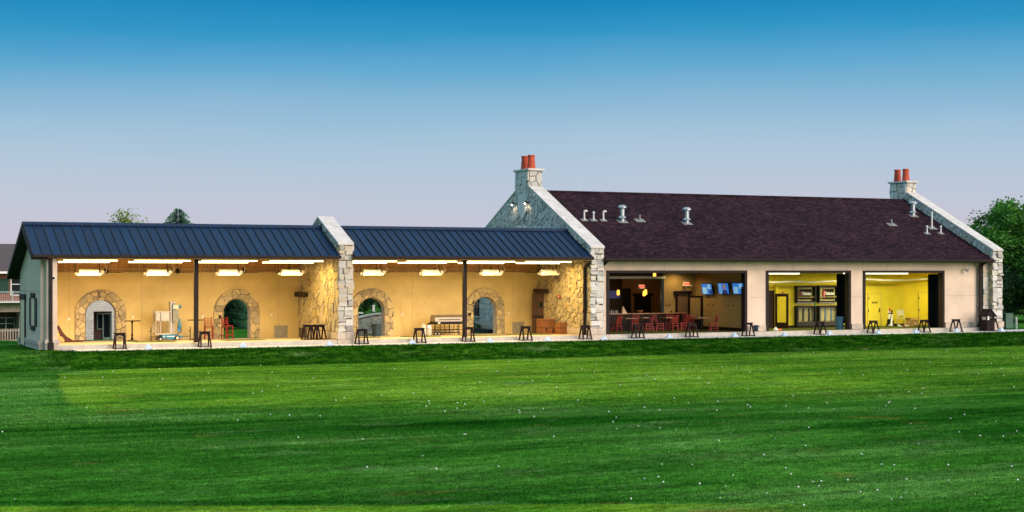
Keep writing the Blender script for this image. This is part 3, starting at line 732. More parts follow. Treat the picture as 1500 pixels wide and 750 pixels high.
# access panels, switch plates
for (a, b) in ((12.20, 12.86), (25.93, 26.58)):
    mb = MB(); mb.box(a, b, 5.975, 5.997, .06, .68); mb.box(a - .025, b + .025, 5.985, 5.9985, .04, .70); mb.build('access_panel', M['grey_panel'], sh)
for x, z in ((1.72, 1.17), (4.86, 1.22), (8.42, 1.20), (12.02, 1.25), (19.3, 1.20), (25.66, 1.18)):
    mb = MB(); mb.box(x - .045, x + .045, 5.98, 5.998, z - .07, z + .07); mb.build('switch_plate', M['white'], sh)
for x, z in ((9.28, 1.20), (23.25, 1.17)):
    mb = MB(); mb.box(x - .06, x + .06, 5.86, 5.93, z - .07, z + .07); mb.build('outlet_box', M['bronze_flat'], sh)

# ------------------------------------------------------------------ clubhouse
ch = thing('clubhouse', 'large stucco clubhouse with a brown shingle roof between two stone gable walls with chimneys', 'clubhouse', (41, 7.5, 0), world=True)
CE, CR, CYE, CYR = 4.22, 8.12, -.45, 7.7
SL = (CR - CE) / (CYR - CYE)
def cz(y): return CR - abs(y - CYR) * SL
X0, X1 = 28.2, 54.8
mb = MB()
for ya, yb in ((CYE, CYR), (CYR, 2 * CYR - CYE)):
    mb.prism([(ya, cz(ya) - .08), (yb, cz(yb) - .08), (yb, cz(yb)), (ya, cz(ya))], lambda u, v: (X0, u, v), lambda u, v: (X1, u, v))
croof = mb.build('roof', M['shingle'], ch)
rr = random.Random(3); mb = MB()
x = X0
while x < X1 - .1:                                      # ridge shingles
    L = .21
    for s in (-1, 1):
        mb.prism([(CYR + s * .17, CR - .10), (CYR, CR + .02), (CYR, CR + .055), (CYR + s * .17, CR - .055)], lambda u, v, X=x: (X, u, v), lambda u, v, X=x + L - .015: (X, u, v + .02))
    x += L
mb.build('ridge_shingles', M['shingle'], croof)
mb = MB(); mb.box(X0 - .02, X1, CYE - .06, CYE - .003, CE - .16, CE - .02); mb.box(X0 - .02, X1, CYE - .14, CYE - .06, CE - .10, CE - .015); mb.box(X0, X1, CYE - .003, .28, CE - .16, CE - .12)
mb.build('gutter', M['bronze_flat'], croof)
# roof vents
def vent(x, y, kind):
    z = cz(y) - .03; mb = MB()
    if kind == 'hook':
        mb.tube((x, y, z), (x, y, z + .16), .065, .065, 12); mb.tube((x, y, z + .16), (x, y, z + .46), .05, .05, 12)
        pts = [(x + .09 - .09 * math.cos(a), y, z + .46 + .09 * math.sin(a)) for a in [math.pi * i / 8 for i in range(8)]]
        mb.path(pts, .055, 12); mt = 'pvc'
    elif kind == 'pipe':
        mb.tube((x, y, z), (x, y, z + .2), .06, .05, 12); mb.tube((x, y, z + .2), (x, y, z + .42), .045, .045, 12); mb.lathe([(.075, 0), (.075, .05), (.02, .12)], (x, y, z + .40), 12); mt = 'pvc'
    elif kind == 'hood':
        mb.tube((x, y, z), (x, y, z + .85), .135, .135, 18); mb.lathe([(.24, 0), (.15, .11)], (x, y, z + .22), 18)
        mb.lathe([(.19, 0), (.26, .015), (.26, .08), (.20, .15), (.10, .19)], (x, y, z + .76), 18); mt = 'galv'
    elif kind == 'stub':
        mb.tube((x, y, z), (x, y, z + .36), .05, .05, 12); mt = 'grey_box'
    elif kind == 'tall':
        mb.tube((x, y, z), (x, y, z + .25), .07, .06, 12); mb.tube((x, y, z + .25), (x, y, z + 1.05), .055, .055, 12); mt = 'pvc'
    vo = mb; mb = MB()   # flashing sheet on the slope
    sz = .30 if kind in ('stub', 'tall', 'hood') else .2
    mb.obox(Matrix.Translation((x, y - .02, cz(y - .02) + .012)) @ Matrix.Rotation(math.atan(SL), 4, 'X'), sz * 2, sz * 1.5, .012)
    mb.build('roof_flashing', M['grey_box'], croof)
    return vo.build('roof_vent', M[mt], croof)
for x, y, k in ((29.39, 4.05, 'hook'), (29.98, 4.05, 'pipe'), (30.60, 4.05, 'hook'), (31.75, 3.95, 'hood'), (32.97, 4.1, 'stub'), (35.92, 3.84, 'hood'), (50.76, 4.09, 'stub'),
                (53.50, 5.40, 'hood'), (53.56, 3.70, 'tall'), (52.55, 2.95, 'pipe'), (53.65, 2.98, 'pipe')): vent(x, y, k)
# gables, copings, chimneys
zc0 = 4.76
def gline(y): return zc0 + SL * (y + .3) if y <= 7.7 else zc0 + SL * (8.0) - SL * (y - 7.7)
for (a, b, cy0, cy1, seed, nm) in ((27.45, 28.2, 6.98, 8.75, 21, 'L'), (54.8, 55.5, 7.55, 9.2, 22, 'R')):
    prof = [(-.30, -.3), (15.7, -.3), (15.7, zc0), (7.7, gline(7.7)), (-.30, zc0)]
    gw = gable_stones(ch, 'gable_wall', a, b, prof, .50, seed, zc0 - .02, .27)
    coping(gw, a, b, [(-.40, zc0 - .04), (cy0 - .02, gline(cy0) + .0)], .12, .055)
    coping(gw, a, b, [(cy1 + .02, gline(cy1)), (15.8, zc0 - .04)], .12, .055)
    base_blocks(gw, a, b, -.30, 15.7, -.3, .18, .52)
    if nm == 'R':
        mb = MB(); rr = random.Random(77)               # return of stones on the wall face beside the pier
        lay(mb, rects(54.33, 54.80, .52, 4.05, rr, .13, .36), lambda u, v, h: (u, .02 - h, v), rr, gap=.008, hmin=.01, hmax=.05, bev=.012)
        mb.mi = 1; mb.box(54.35, 54.79, .02, .29, .165, 4.05)
        mb.build('stone_return', [M['stone'], M['mortar']], gw)
    # chimney
    ct = 9.24; mb = MB(); rr = random.Random(seed + 5); zb = 7.4
    lay(mb, cells([(cy0, zb), (cy1, zb), (cy1, ct), (cy0, ct)], .36, rr, .9), lambda u, v, h, a=a: (a - .04 - h, u, v), rr, gap=.022, hmin=.015, hmax=.06, bev=.02)
    lay(mb, cells([(a - .04, zb), (b + .04, zb), (b + .04, ct), (a - .04, ct)], .34, rr), lambda u, v, h: (u, cy0 - h, v), rr, gap=.022, hmin=.015, hmax=.06, bev=.02)
    mb.mi = 1; mb.box(a - .04, b + .04, cy0, cy1, zb, ct)
    cm = mb.build('chimney', [M['stone_white'], M['mortar']], ch)
    mb = MB(); mb.box(a - .14, b + .14, cy0 - .12, cy1 + .12, ct + .002, ct + .12); mb.build('chimney_cap', M['coping'], cm, bevel=.015)
    for yy in (cy0 + .55, cy0 + 1.38):
        mb = MB(); mb.lathe([(.245, 0), (.235, .1), (.19, .70), (.215, .71), (.215, .80), (.16, .80), (.16, .55)], ((a + b) / 2, yy, ct + .12), 20)
        mb.build('chimney_pot', M['terracotta'], cm, smooth=False)
    if nm == 'L':
        mb = MB()
        mb.prism([(7.15, 7.88), (7.15, 6.95), (7.66, 6.42), (8.2, 6.95), (8.2, 7.88)], lambda u, v: (27.30, u, v), lambda u, v: (27.46, u, v))
        mb.build('shield_stone', M['pvc'], gw, bevel=.02)
        shuttered_y = (13.95, 14.5)
        f = MB(); f.box(27.33, 27.46, 13.85, 14.55, .82, 2.2); wf = f.build('window', M['glass_dark'], gw)
        f = MB()
        for zz in (1.25, 1.7): f.box(27.315, 27.329, 13.86, 14.54, zz - .02, zz + .02)
        f.box(27.315, 27.329, 14.18, 14.22, .84, 2.18); f.build('muntin', M['shutter'], wf)
        f = MB(); f.box(27.28, 27.44, 13.75, 14.65, .70, .815); f.build('sill', M['cast'], wf)
# front wall, openings, plinths
OP = [(28.72, 37.64), (38.91, 44.76), (45.63, 51.61)]; LZ = 3.57
mb = MB()
mb.box(28.2, 28.72, .30, .56, .0, LZ); mb.box(37.64, 38.91, .30, .56, .0, LZ); mb.box(44.76, 45.63, .30, .56, .0, LZ); mb.box(51.61, 54.8, .30, .56, .0, LZ)
mb.box(28.2, 54.8, .30, .56, LZ, 4.2)
mb.mi = 1
for x in (30.4, 32.3, 34.1, 35.9, 37.66, 38.9, 40.7, 42.6, 44.5, 45.6, 47.4, 49.3, 51.2, 53.2): mb.box(x - .008, x + .008, .297, .3015, 3.62, 4.08)
mb.box(28.25, 54.3, .297, .3015, 3.605, 3.621)
for a, b in ((37.8, 38.75), (44.92, 45.47), (51.77, 54.3)): mb.box(a, b, .297, .3015, 2.06, 2.076)
fw = mb.build('front_wall', [M['stucco'], M['joint']], ch)
for a, b in ((37.70, 38.88), (44.80, 45.60), (51.66, 54.32)):
    mb = MB(); mb.box(a, b, .22, .299, .165, .50); mb.build('plinth', M['cast'], fw, bevel=.02)
for a, b in OP:
    mb = MB(); t = .17
    mb.box(a, a + t, .24, .62, .165, LZ - .15); mb.box(b - t, b, .24, .62, .165, LZ - .15); mb.box(a, b, .24, .62, LZ - .15, LZ)
    mb.build('opening_frame', M['bronze_flat'], ch, bevel=.01)
spout(ch, 28.42, .16, 4.05, -.03, .13, gy=-.42)
spout(ch, 54.18, .10, 4.05, .0, .15, gy=-.42)
# interiors: bar on the left, yellow fitting room on the right
mb = MB(); mb.box(28.21, 54.79, .30, 15.2, -.2, .163); mb.build('floor', M['olive_carpet'], ch)
mb = MB(); mb.box(28.21, 37.95, .57, 14.9, 3.72, 3.8); mb.build('bar_ceiling', M['bar_ceiling'], ch)
mb = MB()                                                # bar walls with the servery opening
mb.box(28.21, 30.0, 5.8, 5.98, .165, 3.72); mb.box(30.0, 35.55, 5.8, 5.98, .165, 1.0); mb.box(30.0, 35.55, 5.85, 5.98, 3.26, 3.72); mb.box(35.55, 37.72, 5.8, 5.98, .165, 3.72)
mb.box(37.72, 37.95, .57, 14.9, .165, 3.72); mb.box(28.21, 28.30, .57, 5.79, .165, 3.72)
bwl = mb.build('bar_wall', M['bar_wall'], ch)
mb = MB(); mb.box(28.21, 37.72, 9.3, 9.5, .165, 3.72); mb.box(28.21, 28.30, 6.0, 9.3, .165, 3.72); mb.build('back_bar_wall', M['bar_dark'], ch)
mb = MB(); mb.box(30.0, 35.6, 5.62, 5.79, 3.09, 3.24); mb.build('servery_head', M['white'], bwl)
mb = MB(); mb.box(35.30, 35.47, 5.60, 5.79, 1.12, 3.085); mb.build('servery_jamb', M['can_grey'], bwl)
mb = MB(); mb.box(30.2, 35.4, 5.64, 5.70, 3.25, 3.70); 
for x in (31.7, 33.5, 35.0): mb.box(x - .05, x + .05, 5.50, 5.64, 3.25, 3.71)
mb.build('roller_shutter', M['lintel'], bwl)
mb = MB(); mb.box(37.70, 37.7195, .7, 5.79, .166, .34); mb.box(36.9, 37.69, 5.78, 5.799, .166, .34); mb.build('skirting', M['dark_wood'], bwl)
# glazed double door at the back right of the bar
def glazed_door(par, x0, x1, y, z0, z1, mt, glass, leaf=None):
    mb = MB(); mb.box(x0, x0 + .13, y - .09, y - .001, z0, z1); mb.box(x1 - .13, x1, y - .09, y - .001, z0, z1); mb.box(x0 - .12, x1 + .12, y - .12, y - .001, z1 + .002, z1 + .17)
    mb.box(x0 + .13, x1 - .13, y - .07, y - .001, z0, z0 + .85)
    d = mb.build('door', mt, par)
    mb = MB(); mb.box(x0 + .131, x1 - .131, y - .05, y - .002, z0 + .851, z1 - .002); mb.build('door_glass', glass, d)
    mb = MB(); mb.box(x1 - .11, x1 - .05, y - .15, y - .092, z0 + .95, z0 + 1.15); mb.build('handle', M['black_metal'], d)
    return d
d = glazed_door(ch, 36.34, 37.30, 5.8, .165, 2.20, M['dark_wood'], M['bar_dark'])
mb = MB(); mb.obox(Matrix.Translation((37.42, 5.30, 1.13)) @ Matrix.Rotation(R(-50), 4, 'Z'), .9, .05, 1.93)
d = mb.build('door', M['dark_wood'], ch); 
mb = MB(); mb.obox(Matrix.Translation((37.42, 5.30, 1.35)) @ Matrix.Rotation(R(-50), 4, 'Z'), .62, .056, 1.25); mb.build('door_glass', M['bar_wall'], d)
mb = MB()
for x in (35.72, 35.96, 36.08):
    mb = MB(); mb.box(x - .05, x + .05, 5.78, 5.799, 1.50 if x < 36 else 1.1, 1.57 if x < 36 else 1.22); mb.build('wall_plate', M['black'], bwl)
mb = MB()
for y in (4.35, 3.9, 2.3, 1.85):
    mb = MB(); mb.box(37.70, 37.719, y - .05, y + .05, 1.55, 1.62); mb.build('wall_plate', M['black'], bwl)
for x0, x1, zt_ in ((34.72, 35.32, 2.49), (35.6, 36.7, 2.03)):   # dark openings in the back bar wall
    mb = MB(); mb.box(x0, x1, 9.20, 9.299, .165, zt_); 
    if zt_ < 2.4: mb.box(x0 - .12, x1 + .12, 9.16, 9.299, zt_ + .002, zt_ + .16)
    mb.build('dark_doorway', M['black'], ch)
mb = MB(); mb.box(28.31, 34.55, 8.9, 9.29, .165, 3.2); mb.build('back_bar_cabinet', M['dark_wood'], ch)
# yellow room
YW = 4.55
mb = MB(); mb.box(37.96, 54.79, YW, YW + .2, .165, 3.62); mb.box(37.96, 38.10, .57, YW, .165, 3.62); mb.box(54.70, 54.79, .57, YW, .165, 3.62)
mb.box(42.40, 42.58, 4.30, YW - .001, .165, 3.62)
yw = mb.build('yellow_wall', M['yellow_wall'], ch)
mb = MB(); mb.box(37.96, 54.79, .57, YW + .2, 3.622, 3.70); mb.build('yellow_ceiling', M['yellow_ceiling'], ch)
mb = MB(); mb.box(43.3, 49.0, YW - .02, YW - .001, .166, .29); mb.box(50.7, 53.2, YW - .02, YW - .001, .166, .29); mb.build('skirting', M['black'], yw)
for x0, x1, txt in ((49.32, 50.26, True), (53.22, 54.14, False)):
    mb = MB(); mb.box(x0, x1, YW - .035, YW - .001, .168, 2.17); mb.mi = 1
    for a, b, c, e in ((x0 - .03, x0 - .012, .168, 2.20), (x1 + .012, x1 + .03, .168, 2.20), (x0 - .03, x1 + .03, 2.185, 2.20)): mb.box(a, b, YW - .03, YW - .002, c, e)
    d = mb.build('door', [M['yellow_door'], M['joint']], ch)
    mb = MB(); mb.box(x1 - .10, x1 - .05, YW - .05, YW - .036, 1.0, 1.28); mb.tube((x1 - .075, YW - .09, 1.1), (x1 - .22, YW - .09, 1.1), .014); mb.tube((x1 - .075, YW - .09, 1.1), (x1 - .075, YW - .04, 1.1), .014); mb.build('handle', M['black_metal'], d)
    mb = MB()
    for zz in (1.12, 1.86): mb.box(x0 - .005, x0 + .045, YW - .045, YW - .036, zz - .07, zz + .07)
    mb.build('hinge', M['black_metal'], d)
    if txt: text_mesh('SHOP', .17, Matrix.Translation((49.82 - 41, YW - .042 - 7.5, 1.60)) @ FRONT, 'door_lettering', M['black'], d, bold=.004)
# open interior door on the left of the yellow room
mb = MB(); mb.box(41.05, 41.16, YW - .09, YW - .001, .165, 2.25); mb.box(42.0, 42.38, YW - .09, YW - .001, .165, 2.25); mb.box(41.05, 42.38, YW - .09, YW - .001, 2.252, 2.40)
d = mb.build('door', M['dark_wood'], ch)
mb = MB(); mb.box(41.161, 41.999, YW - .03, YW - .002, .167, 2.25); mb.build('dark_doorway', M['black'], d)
mb = MB()
mt = Matrix.Translation((42.55, 3.95, 1.18)) @ Matrix.Rotation(R(-62), 4, 'Z')
for a in (-.36, .36): mb.obox(mt @ Matrix.Translation((a, 0, 0)), .14, .05, 2.05)
mb.obox(mt @ Matrix.Translation((0, 0, .94)), .58, .05, .17); mb.obox(mt @ Matrix.Translation((0, 0, -.85)), .58, .05, .35); mb.build('door_leaf', M['dark_wood'], d)
mb = MB(); mb.obox(mt @ Matrix.Translation((0, 0, .09)), .58, .02, 1.52); mb.build('door_glass', M['yellow_wall'], d)

# ------------------------------------------------------------------ lamps, heaters, fans of the bays
M['tube'] = emit('fluorescent_tube', (1.0, .86, .42), 7.0)
M['lamp_white'] = mat('lamp_enamel', (.70, .62, .42), .4, var=.03, bmp=0)
BAYLIGHT = (1.0, .68, .22)
def strip_light(x0, x1, y, z, label, group, power):
    t = thing('strip_light', label, 'strip light', ((x0 + x1) / 2, y, z), 0, group)
    L = (x1 - x0) / 2
    mb = MB(); mb.box(-L, L, -.09, .09, .0, .06); mb.box(-L, L, -.03, .03, -.04, .0); mb.build('housing', M['lamp_white'], t)
    mb = MB()
    for yy in (-.055, .055):
        mb.tube((-L + .03, yy, -.035), (-.03, yy, -.035), .024, .024, 8); mb.tube((.03, yy, -.035), (L - .03, yy, -.035), .024, .024, 8)
    mb.build('lamp_tube', M['tube'], t)
    top = rz_(y + 0) - .22
    mb = MB()
    for s in (-.8, .8): mb.tube((s * L, 0, .06), (s * L, 0, top - z), .007, .007, 6)
    mb.build('hanger', M['bronze_flat'], t)
    ld = bpy.data.lights.new('strip_lamp', 'AREA'); ld.shape = 'RECTANGLE'; ld.size = 2 * L; ld.size_y = .14; ld.energy = power; ld.color = BAYLIGHT; ld.spread = R(170)
    lo = bpy.data.objects.new('strip_lamp', ld); C.objects.link(lo); lo.parent = t; lo.location = (0, 0, -.075)
places = ['over the dark pub table bay beside the left end wall', 'over the blue lift machine', 'just right of the left steel post', 'beside the left face of the stone dividing wall',
          'just right of the stone dividing wall', 'left of the right steel post, above the grill', 'just right of the right steel post', 'beside the large stone gable, over the wooden crates']
for k, (a, b) in enumerate(((.55, 3.05), (3.80, 6.50), (7.0, 9.75), (10.35, 13.1), (14.35, 17.0), (17.5, 20.3), (20.85, 23.6), (24.2, 26.9))):
    strip_light(a, b, .85, 4.05, 'lit front fluorescent strip light, ' + places[k], 'fluorescent strip lights under the shelter roof', 85)
    strip_light(a - .05, b - .15, 1.9, 3.985, 'lit rear fluorescent strip light, ' + places[k], 'fluorescent strip lights under the shelter roof', 85)

M['hood'] = mat('cream_heater_enamel', (.84, .84, .84), .35, .1, var=.05, bmp=0)
def heater(loc, label):
    t = thing('hanging_heater', label, 'heater', loc, 0, 'hanging heaters under the shelter roof')
    mb = MB(); mb.prism([(-.19, -.10), (.20, .03), (.17, .12), (-.02, .17), (-.14, .10)], lambda u, v: (-.46, u, v), lambda u, v: (.46, u, v))
    mb.prism([(-.235, -.13), (-.19, -.13), (-.155, .0), (-.20, .0)], lambda u, v: (-.56, u, v), lambda u, v: (.56, u, v))
    mb.build('reflector_hood', M['hood'], t, bevel=.008)
    mb = MB(); mb.box(-.66, -.565, -.12, .03, -.11, .02); mb.build('end_cap', M['alu'], t)
    mb = MB(); mb.box(.565, .70, -.10, .08, -.05, .12); mb.tube((.70, 0, .04), (.82, 0, .04), .025); mb.build('burner_box', M['alu'], t)
    for xr, zr_, wr in ((-.63, .02, .022), (.50, .10, .034)):
        mb = MB(); mb.bar((xr, .0, zr_), (xr, .0, .95), wr, wr); mb.build('suspension_rod', M['black_metal'], t)
    mb = MB(); mb.path([(.80, 0, .05), (.86, 0, .20), (.72, .02, .5), (.70, .02, .95)], .011, 6); mb.build('gas_hose', M['lamp_white'], t)
    return t
hl = ['left bay nearest the end wall', 'above the blue lift machine', 'behind and right of the left steel post', 'in front of the left stone dividing wall face', 'just right of the stone dividing wall', 'above the propane tanks', 'just right of the right steel post', 'nearest the large stone gable']
hx = [2.12, 5.37, 8.9, 12.1, 16.45, 19.7, 23.15, 26.62]
for x, l in zip(hx, hl): heater((x, 3.0, 3.44), 'cream infrared heater hanging on two rods, ' + l)
def fan(loc, top, label):
    t = thing('ceiling_fan', label, 'ceiling fan', loc, 0, 'ceiling fans under the shelter roof')
    mb = MB(); mb.lathe([(.03, .20), (.10, .17), (.12, .06), (.10, -.03), (.05, -.06)], (0, 0, 0), 14); mb.build('motor', M['bronze_flat'], t)
    mb = MB(); mb.tube((0, 0, .18), (0, 0, top - loc[2]), .014); mb.lathe([(.07, -.12), (.07, -.03), (.02, 0)], (0, 0, top - loc[2] - .02), 12); mb.build('down_rod', M['bronze_flat'], t)
    for k in range(5):
        a = 2 * math.pi * k / 5 + .1
        mb = MB(); mt = Matrix.Rotation(a, 4, 'Z') @ Matrix.Translation((.45, 0, .0)) @ Matrix.Rotation(R(10), 4, 'X'); mb.obox(mt, .62, .13, .012)
        mb.obox(Matrix.Rotation(a, 4, 'Z') @ Matrix.Translation((.14, 0, .005)), .12, .05, .012); mb.build('blade', M['dark_wood'], t)
for x, l in zip((3.2, 6.7, 10.05, 13.0 - .55, 17.2, 20.5, 23.8, 26.75), hl):
    fan((x, 4.3, 3.47), rz_(4.3) - .2, 'dark five-bladed ceiling fan, ' + l.replace('above', 'behind the heater above'))

# ------------------------------------------------------------------ things in the bays
def bag_stand(loc, label, group='wooden bag stands along the walkway', lean=0):
    t = thing('bag_stand', label, 'bag stand', loc, lean, group)
    mb = MB(); mb.box(-.265, .265, -.09, .09, .685, .74)
    pts = [(-.205, .69), (.205, .69), (.205, .54)] + [(.165 * math.cos(a), .545 + .075 * math.sin(a)) for a in [math.pi * i / 10 for i in range(11)]] + [(-.205, .54)]
    mb.build('top_board', M['stand_wood'], t, bevel=.006)
    mb = MB()
    for y in (-.045, .045): mb.prism(pts, lambda u, v, y=y: (u, y - .011, v), lambda u, v, y=y: (u, y + .011, v))
    mb.build('arched_apron', M['stand_wood'], t)
    for sx_ in (-1, 1):
        for sy in (-1, 1):
            mb = MB(); mb.bar((sx_ * .20, sy * .04, .69), (sx_ * .235, sy * .26, .045), .07, .06, (1, 0, 0)); mb.build('leg', M['stand_wood'], t, bevel=.004)
        mb = MB(); mb.box(sx_ * .245 - .035, sx_ * .245 + .035, -.32, .32, .0, .045); mb.build('foot_rail', M['stand_wood'], t, bevel=.004)
    mb = MB(); mb.box(-.205, .205, -.025, .025, .004, .04); mb.build('stretcher', M['stand_wood'], t)
    return t
SX = [2.82, 6.76, 14.52, 17.55, 20.26, 23.45, 26.88, 30.08, 33.43, 37.02, 41.87, 45.59, 49.24, 51.58, 54.44]
SLAB = ['in front of the first stone arch and the round pub table', 'in front of the left steel post and red bar stool', 'right beside the dividing stone wall, in front of the grey bin', 'in front of the white propane tanks',
        'directly in front of the right steel post', 'in front of the grey wall panel beside the wooden door', 'in front of the downspout at the large stone gable', 'in front of the leftmost red bar chairs', 'in front of the middle of the bar tables',
        'at the right jamb of the bar opening', 'in front of the golf club display cases', 'at the left jamb of the yellow room with the folding chair', 'in front of the cardboard boxes in the yellow room', 'on its own before the plain stucco wall', 'half behind the roofed wooden litter bin']
base = bag_stand((SX[0], -.72, -.03), 'dark wooden bag stand ' + SLAB[0])
rr = random.Random(9)
for x, l in zip(SX[1:], SLAB[1:]): dup(base, (x, -.72 + rr.uniform(-.06, .06), -.03), R(rr.uniform(-4, 4)), 'dark wooden bag stand ' + l)
for k, (x, y, l) in enumerate(((12.45, 1.12, 'leftmost of the three pushed together by the stone dividing wall'), (12.72, 1.0, 'middle one of the three pushed together by the stone dividing wall'), (12.98, .88, 'rightmost of the three pushed together by the stone dividing wall'))):
    dup(base, (x - .05, y, fz(y)), R(3 * k), 'dark wooden bag stand, ' + l, 'bag stands stored by the dividing wall', (.98, 1.0, 1))

# golf ball pyramids on the walkway
def pyramid():
    mb = MB(); r = .0214; n = 8
    for k in range(n):
        m_ = n - k
        for i in range(m_):
            for j in range(m_):
                if 0 < i < m_ - 1 and 0 < j < m_ - 1: continue
                mb.sphere(((i - (m_ - 1) / 2) * 2 * r, (j - (m_ - 1) / 2) * 2 * r, r + k * r * 1.414), r, 8, 5)
    return mb
PX = [3.97, 8.4, 12.63, 16.91, 21.1, 24.34, 27.62, 31.56, 35.68, 38.96, 41.97, 45.37, 48.08, 51.06, 54.42]
PLAB = ['before the blue lift machine', 'before the red bar stool in the second arch', 'before the pushed-together bag stands', 'to the left of the propane tanks', 'just right of the right steel post', 'before the wooden crates',
        'at the foot of the large stone gable', 'before the left half of the bar', 'before the three wall screens', 'before the wall between bar and yellow room', 'before the right-hand golf club display cases',
        'before the left jamb of the rightmost opening', 'left of the bag stand near the cardboard boxes', 'before the bag stand at the plain stucco wall', 'before the stone pier at the right end']
pm = None
for k, (x, l) in enumerate(zip(PX, PLAB)):
    if pm is None: po = pyramid().build('ball_pyramid', M['pyramid'], None, smooth=True, recalc=False); po.location = (x, -1.42, -.03)
    else: po = pm.copy(); C.objects.link(po); po.location = (x, -1.42, -.03); po.rotation_euler.z = R(k * 7 % 20 - 10)
    pm = pm or po; tag(po, 'small pyramid of white golf balls ' + l, 'ball pyramid', 'golf ball pyramids along the walkway')

def pub_table(x, y, label):
    t = thing('pub_table', label, 'table', (x, y, fz(y)), 0, 'tall round pub tables')
    mb = MB(); mb.lathe([(.40, 0), (.405, .015), (.40, .035)], (0, 0, .98), 24); mb.build('tabletop', M['dark_wood'], t)
    mb = MB(); mb.lathe([(.05, .04), (.065, .12), (.04, .22), (.055, .32), (.035, .40), (.035, .88), (.07, .97)], (0, 0, 0), 14); mb.build('column', M['black_metal'], t, smooth=False)
    mb = MB()
    for k in range(4):
        a = math.pi / 4 + math.pi / 2 * k; mb.bar((.03 * math.cos(a), .03 * math.sin(a), .06), (.30 * math.cos(a), .30 * math.sin(a), .018), .06, .03, (0, 0, 1))
    mb.build('foot', M['black_metal'], t); return t
pub_table(4.50, 4.5, 'tall round dark pub table standing alone right of the first stone arch')
pub_table(7.75, 4.9, 'tall round dark pub table behind the left steel post beside a red stool')
mb = MB(); mb.lathe([(.045, 0), (.055, .05), (.05, .09), (.03, .09)], (0, 0, 0), 10); o = mb.build('ash_bowl', M['black_metal']); o.location = (7.72, 4.82, fz(4.9) + 1.016); tag(o, 'small dark bowl standing on the pub table behind the post', 'bowl')

def chair(name, label, cat, group, loc, rz, hs, hb, m, slats=4):
    t = thing(name, label, cat, loc, rz, group)            # faces -Y
    W, D = .40, .40
    mb = MB(); mb.box(-W / 2 - .015, W / 2 + .015, -D / 2 - .02, D / 2, hs - .04, hs); mb.build('seat', m, t, bevel=.01)
    for sx_ in (-1, 1):
        mb = MB(); mb.bar((sx_ * (W / 2 - .02), -D / 2 + .02, hs - .04), (sx_ * (W / 2), -D / 2 + .0, 0), .042, .042); mb.build('leg', m, t)
        mb = MB(); mb.bar((sx_ * (W / 2), D / 2 + .03, 0), (sx_ * (W / 2 - .02), D / 2 - .02, hs), .042, .042); mb.build('leg', m, t)
        mb = MB(); mb.bar((sx_ * (W / 2 - .02), D / 2 - .02, hs + .001), (sx_ * (W / 2 - .01), D / 2 + .07, hb), .04, .035); mb.build('back_post', m, t)
    mb = MB(); mb.bar((-W / 2 + .01, D / 2 + .062, hb - .06), (W / 2 - .01, D / 2 + .062, hb - .06), .028, .12, (0, 1, 0)); mb.build('top_rail', m, t)
    mb = MB()
    for k in range(slats):
        x = -W / 2 + W * (k + 1) / (slats + 1); mb.bar((x, D / 2 - .005, hs + .07), (x, D / 2 + .055, hb - .11), .035, .015, (0, 1, 0))
    mb.bar((-W / 2 + .02, D / 2 - .004, hs + .07), (W / 2 - .02, D / 2 - .004, hs + .07), .022, .04, (0, 1, 0)); mb.build('back_slats', m, t)
    mb = MB()
    hz = (.16, .30) if hs < .6 else (.18, .42, .58)
    for h in hz[:2]:
        for sx_ in (-1, 1): mb.bar((sx_ * W / 2 * .97, -D / 2 + .01, h), (sx_ * W / 2 * .97, D / 2 + .01, h), .022, .03, (0, 0, 1))
    mb.bar((-W / 2, -D / 2 + .01, hz[0] + .04), (W / 2, -D / 2 + .01, hz[0] + .04), .022, .035, (0, 0, 1)); mb.bar((-W / 2, D / 2 + .02, hz[-1]), (W / 2, D / 2 + .02, hz[-1]), .022, .035, (0, 0, 1)); mb.build('stretchers', m, t)
    return t
chair('bar_stool', 'tall red wooden bar stool at the pub table left of the second arch', 'bar stool', 'red bar stools in the bays', (8.52, 5.3, fz(5.3)), R(-8), .70, 1.12, M['red_wood'])
chair('bar_stool', 'tall red wooden bar stool standing in the second stone arch', 'bar stool', 'red bar stools in the bays', (9.42, 5.05, fz(5)), R(22), .70, 1.12, M['red_wood'])
# turf mats on the bay floor
for x0, x1, y0, y1, l in ((4.2, 6.1, 1.9, 3.4, 'olive turf hitting mat in front of the blue lift machine'), (8.6, 10.5, 1.9, 3.4, 'olive turf hitting mat in front of the second arch'), (18.2, 19.9, 2.0, 3.5, 'olive turf hitting mat in front of the propane tanks'), (21.6, 23.9, 2.0, 3.5, 'olive turf hitting mat in front of the fourth arch'), (14.6, 16.6, 2.0, 3.5, 'olive turf hitting mat beside the stone dividing wall'), (24.3, 26.4, 2.0, 3.5, 'olive turf hitting mat in front of the dark wooden door')):
    z = fz(y0); mb = MB(); mb.prism([(y0, fz(y0) + .003), (y1, fz(y1) + .003), (y1, fz(y1) + .028), (y0, fz(y0) + .028)], lambda u, v: (x0, u, v), lambda u, v: (x1, u, v))
    o = mb.build('turf_mat', M['mat_green'], None, org=((x0 + x1) / 2, (y0 + y1) / 2, fz(y0))); tag(o, l, 'turf mat', 'turf hitting mats in the bays')
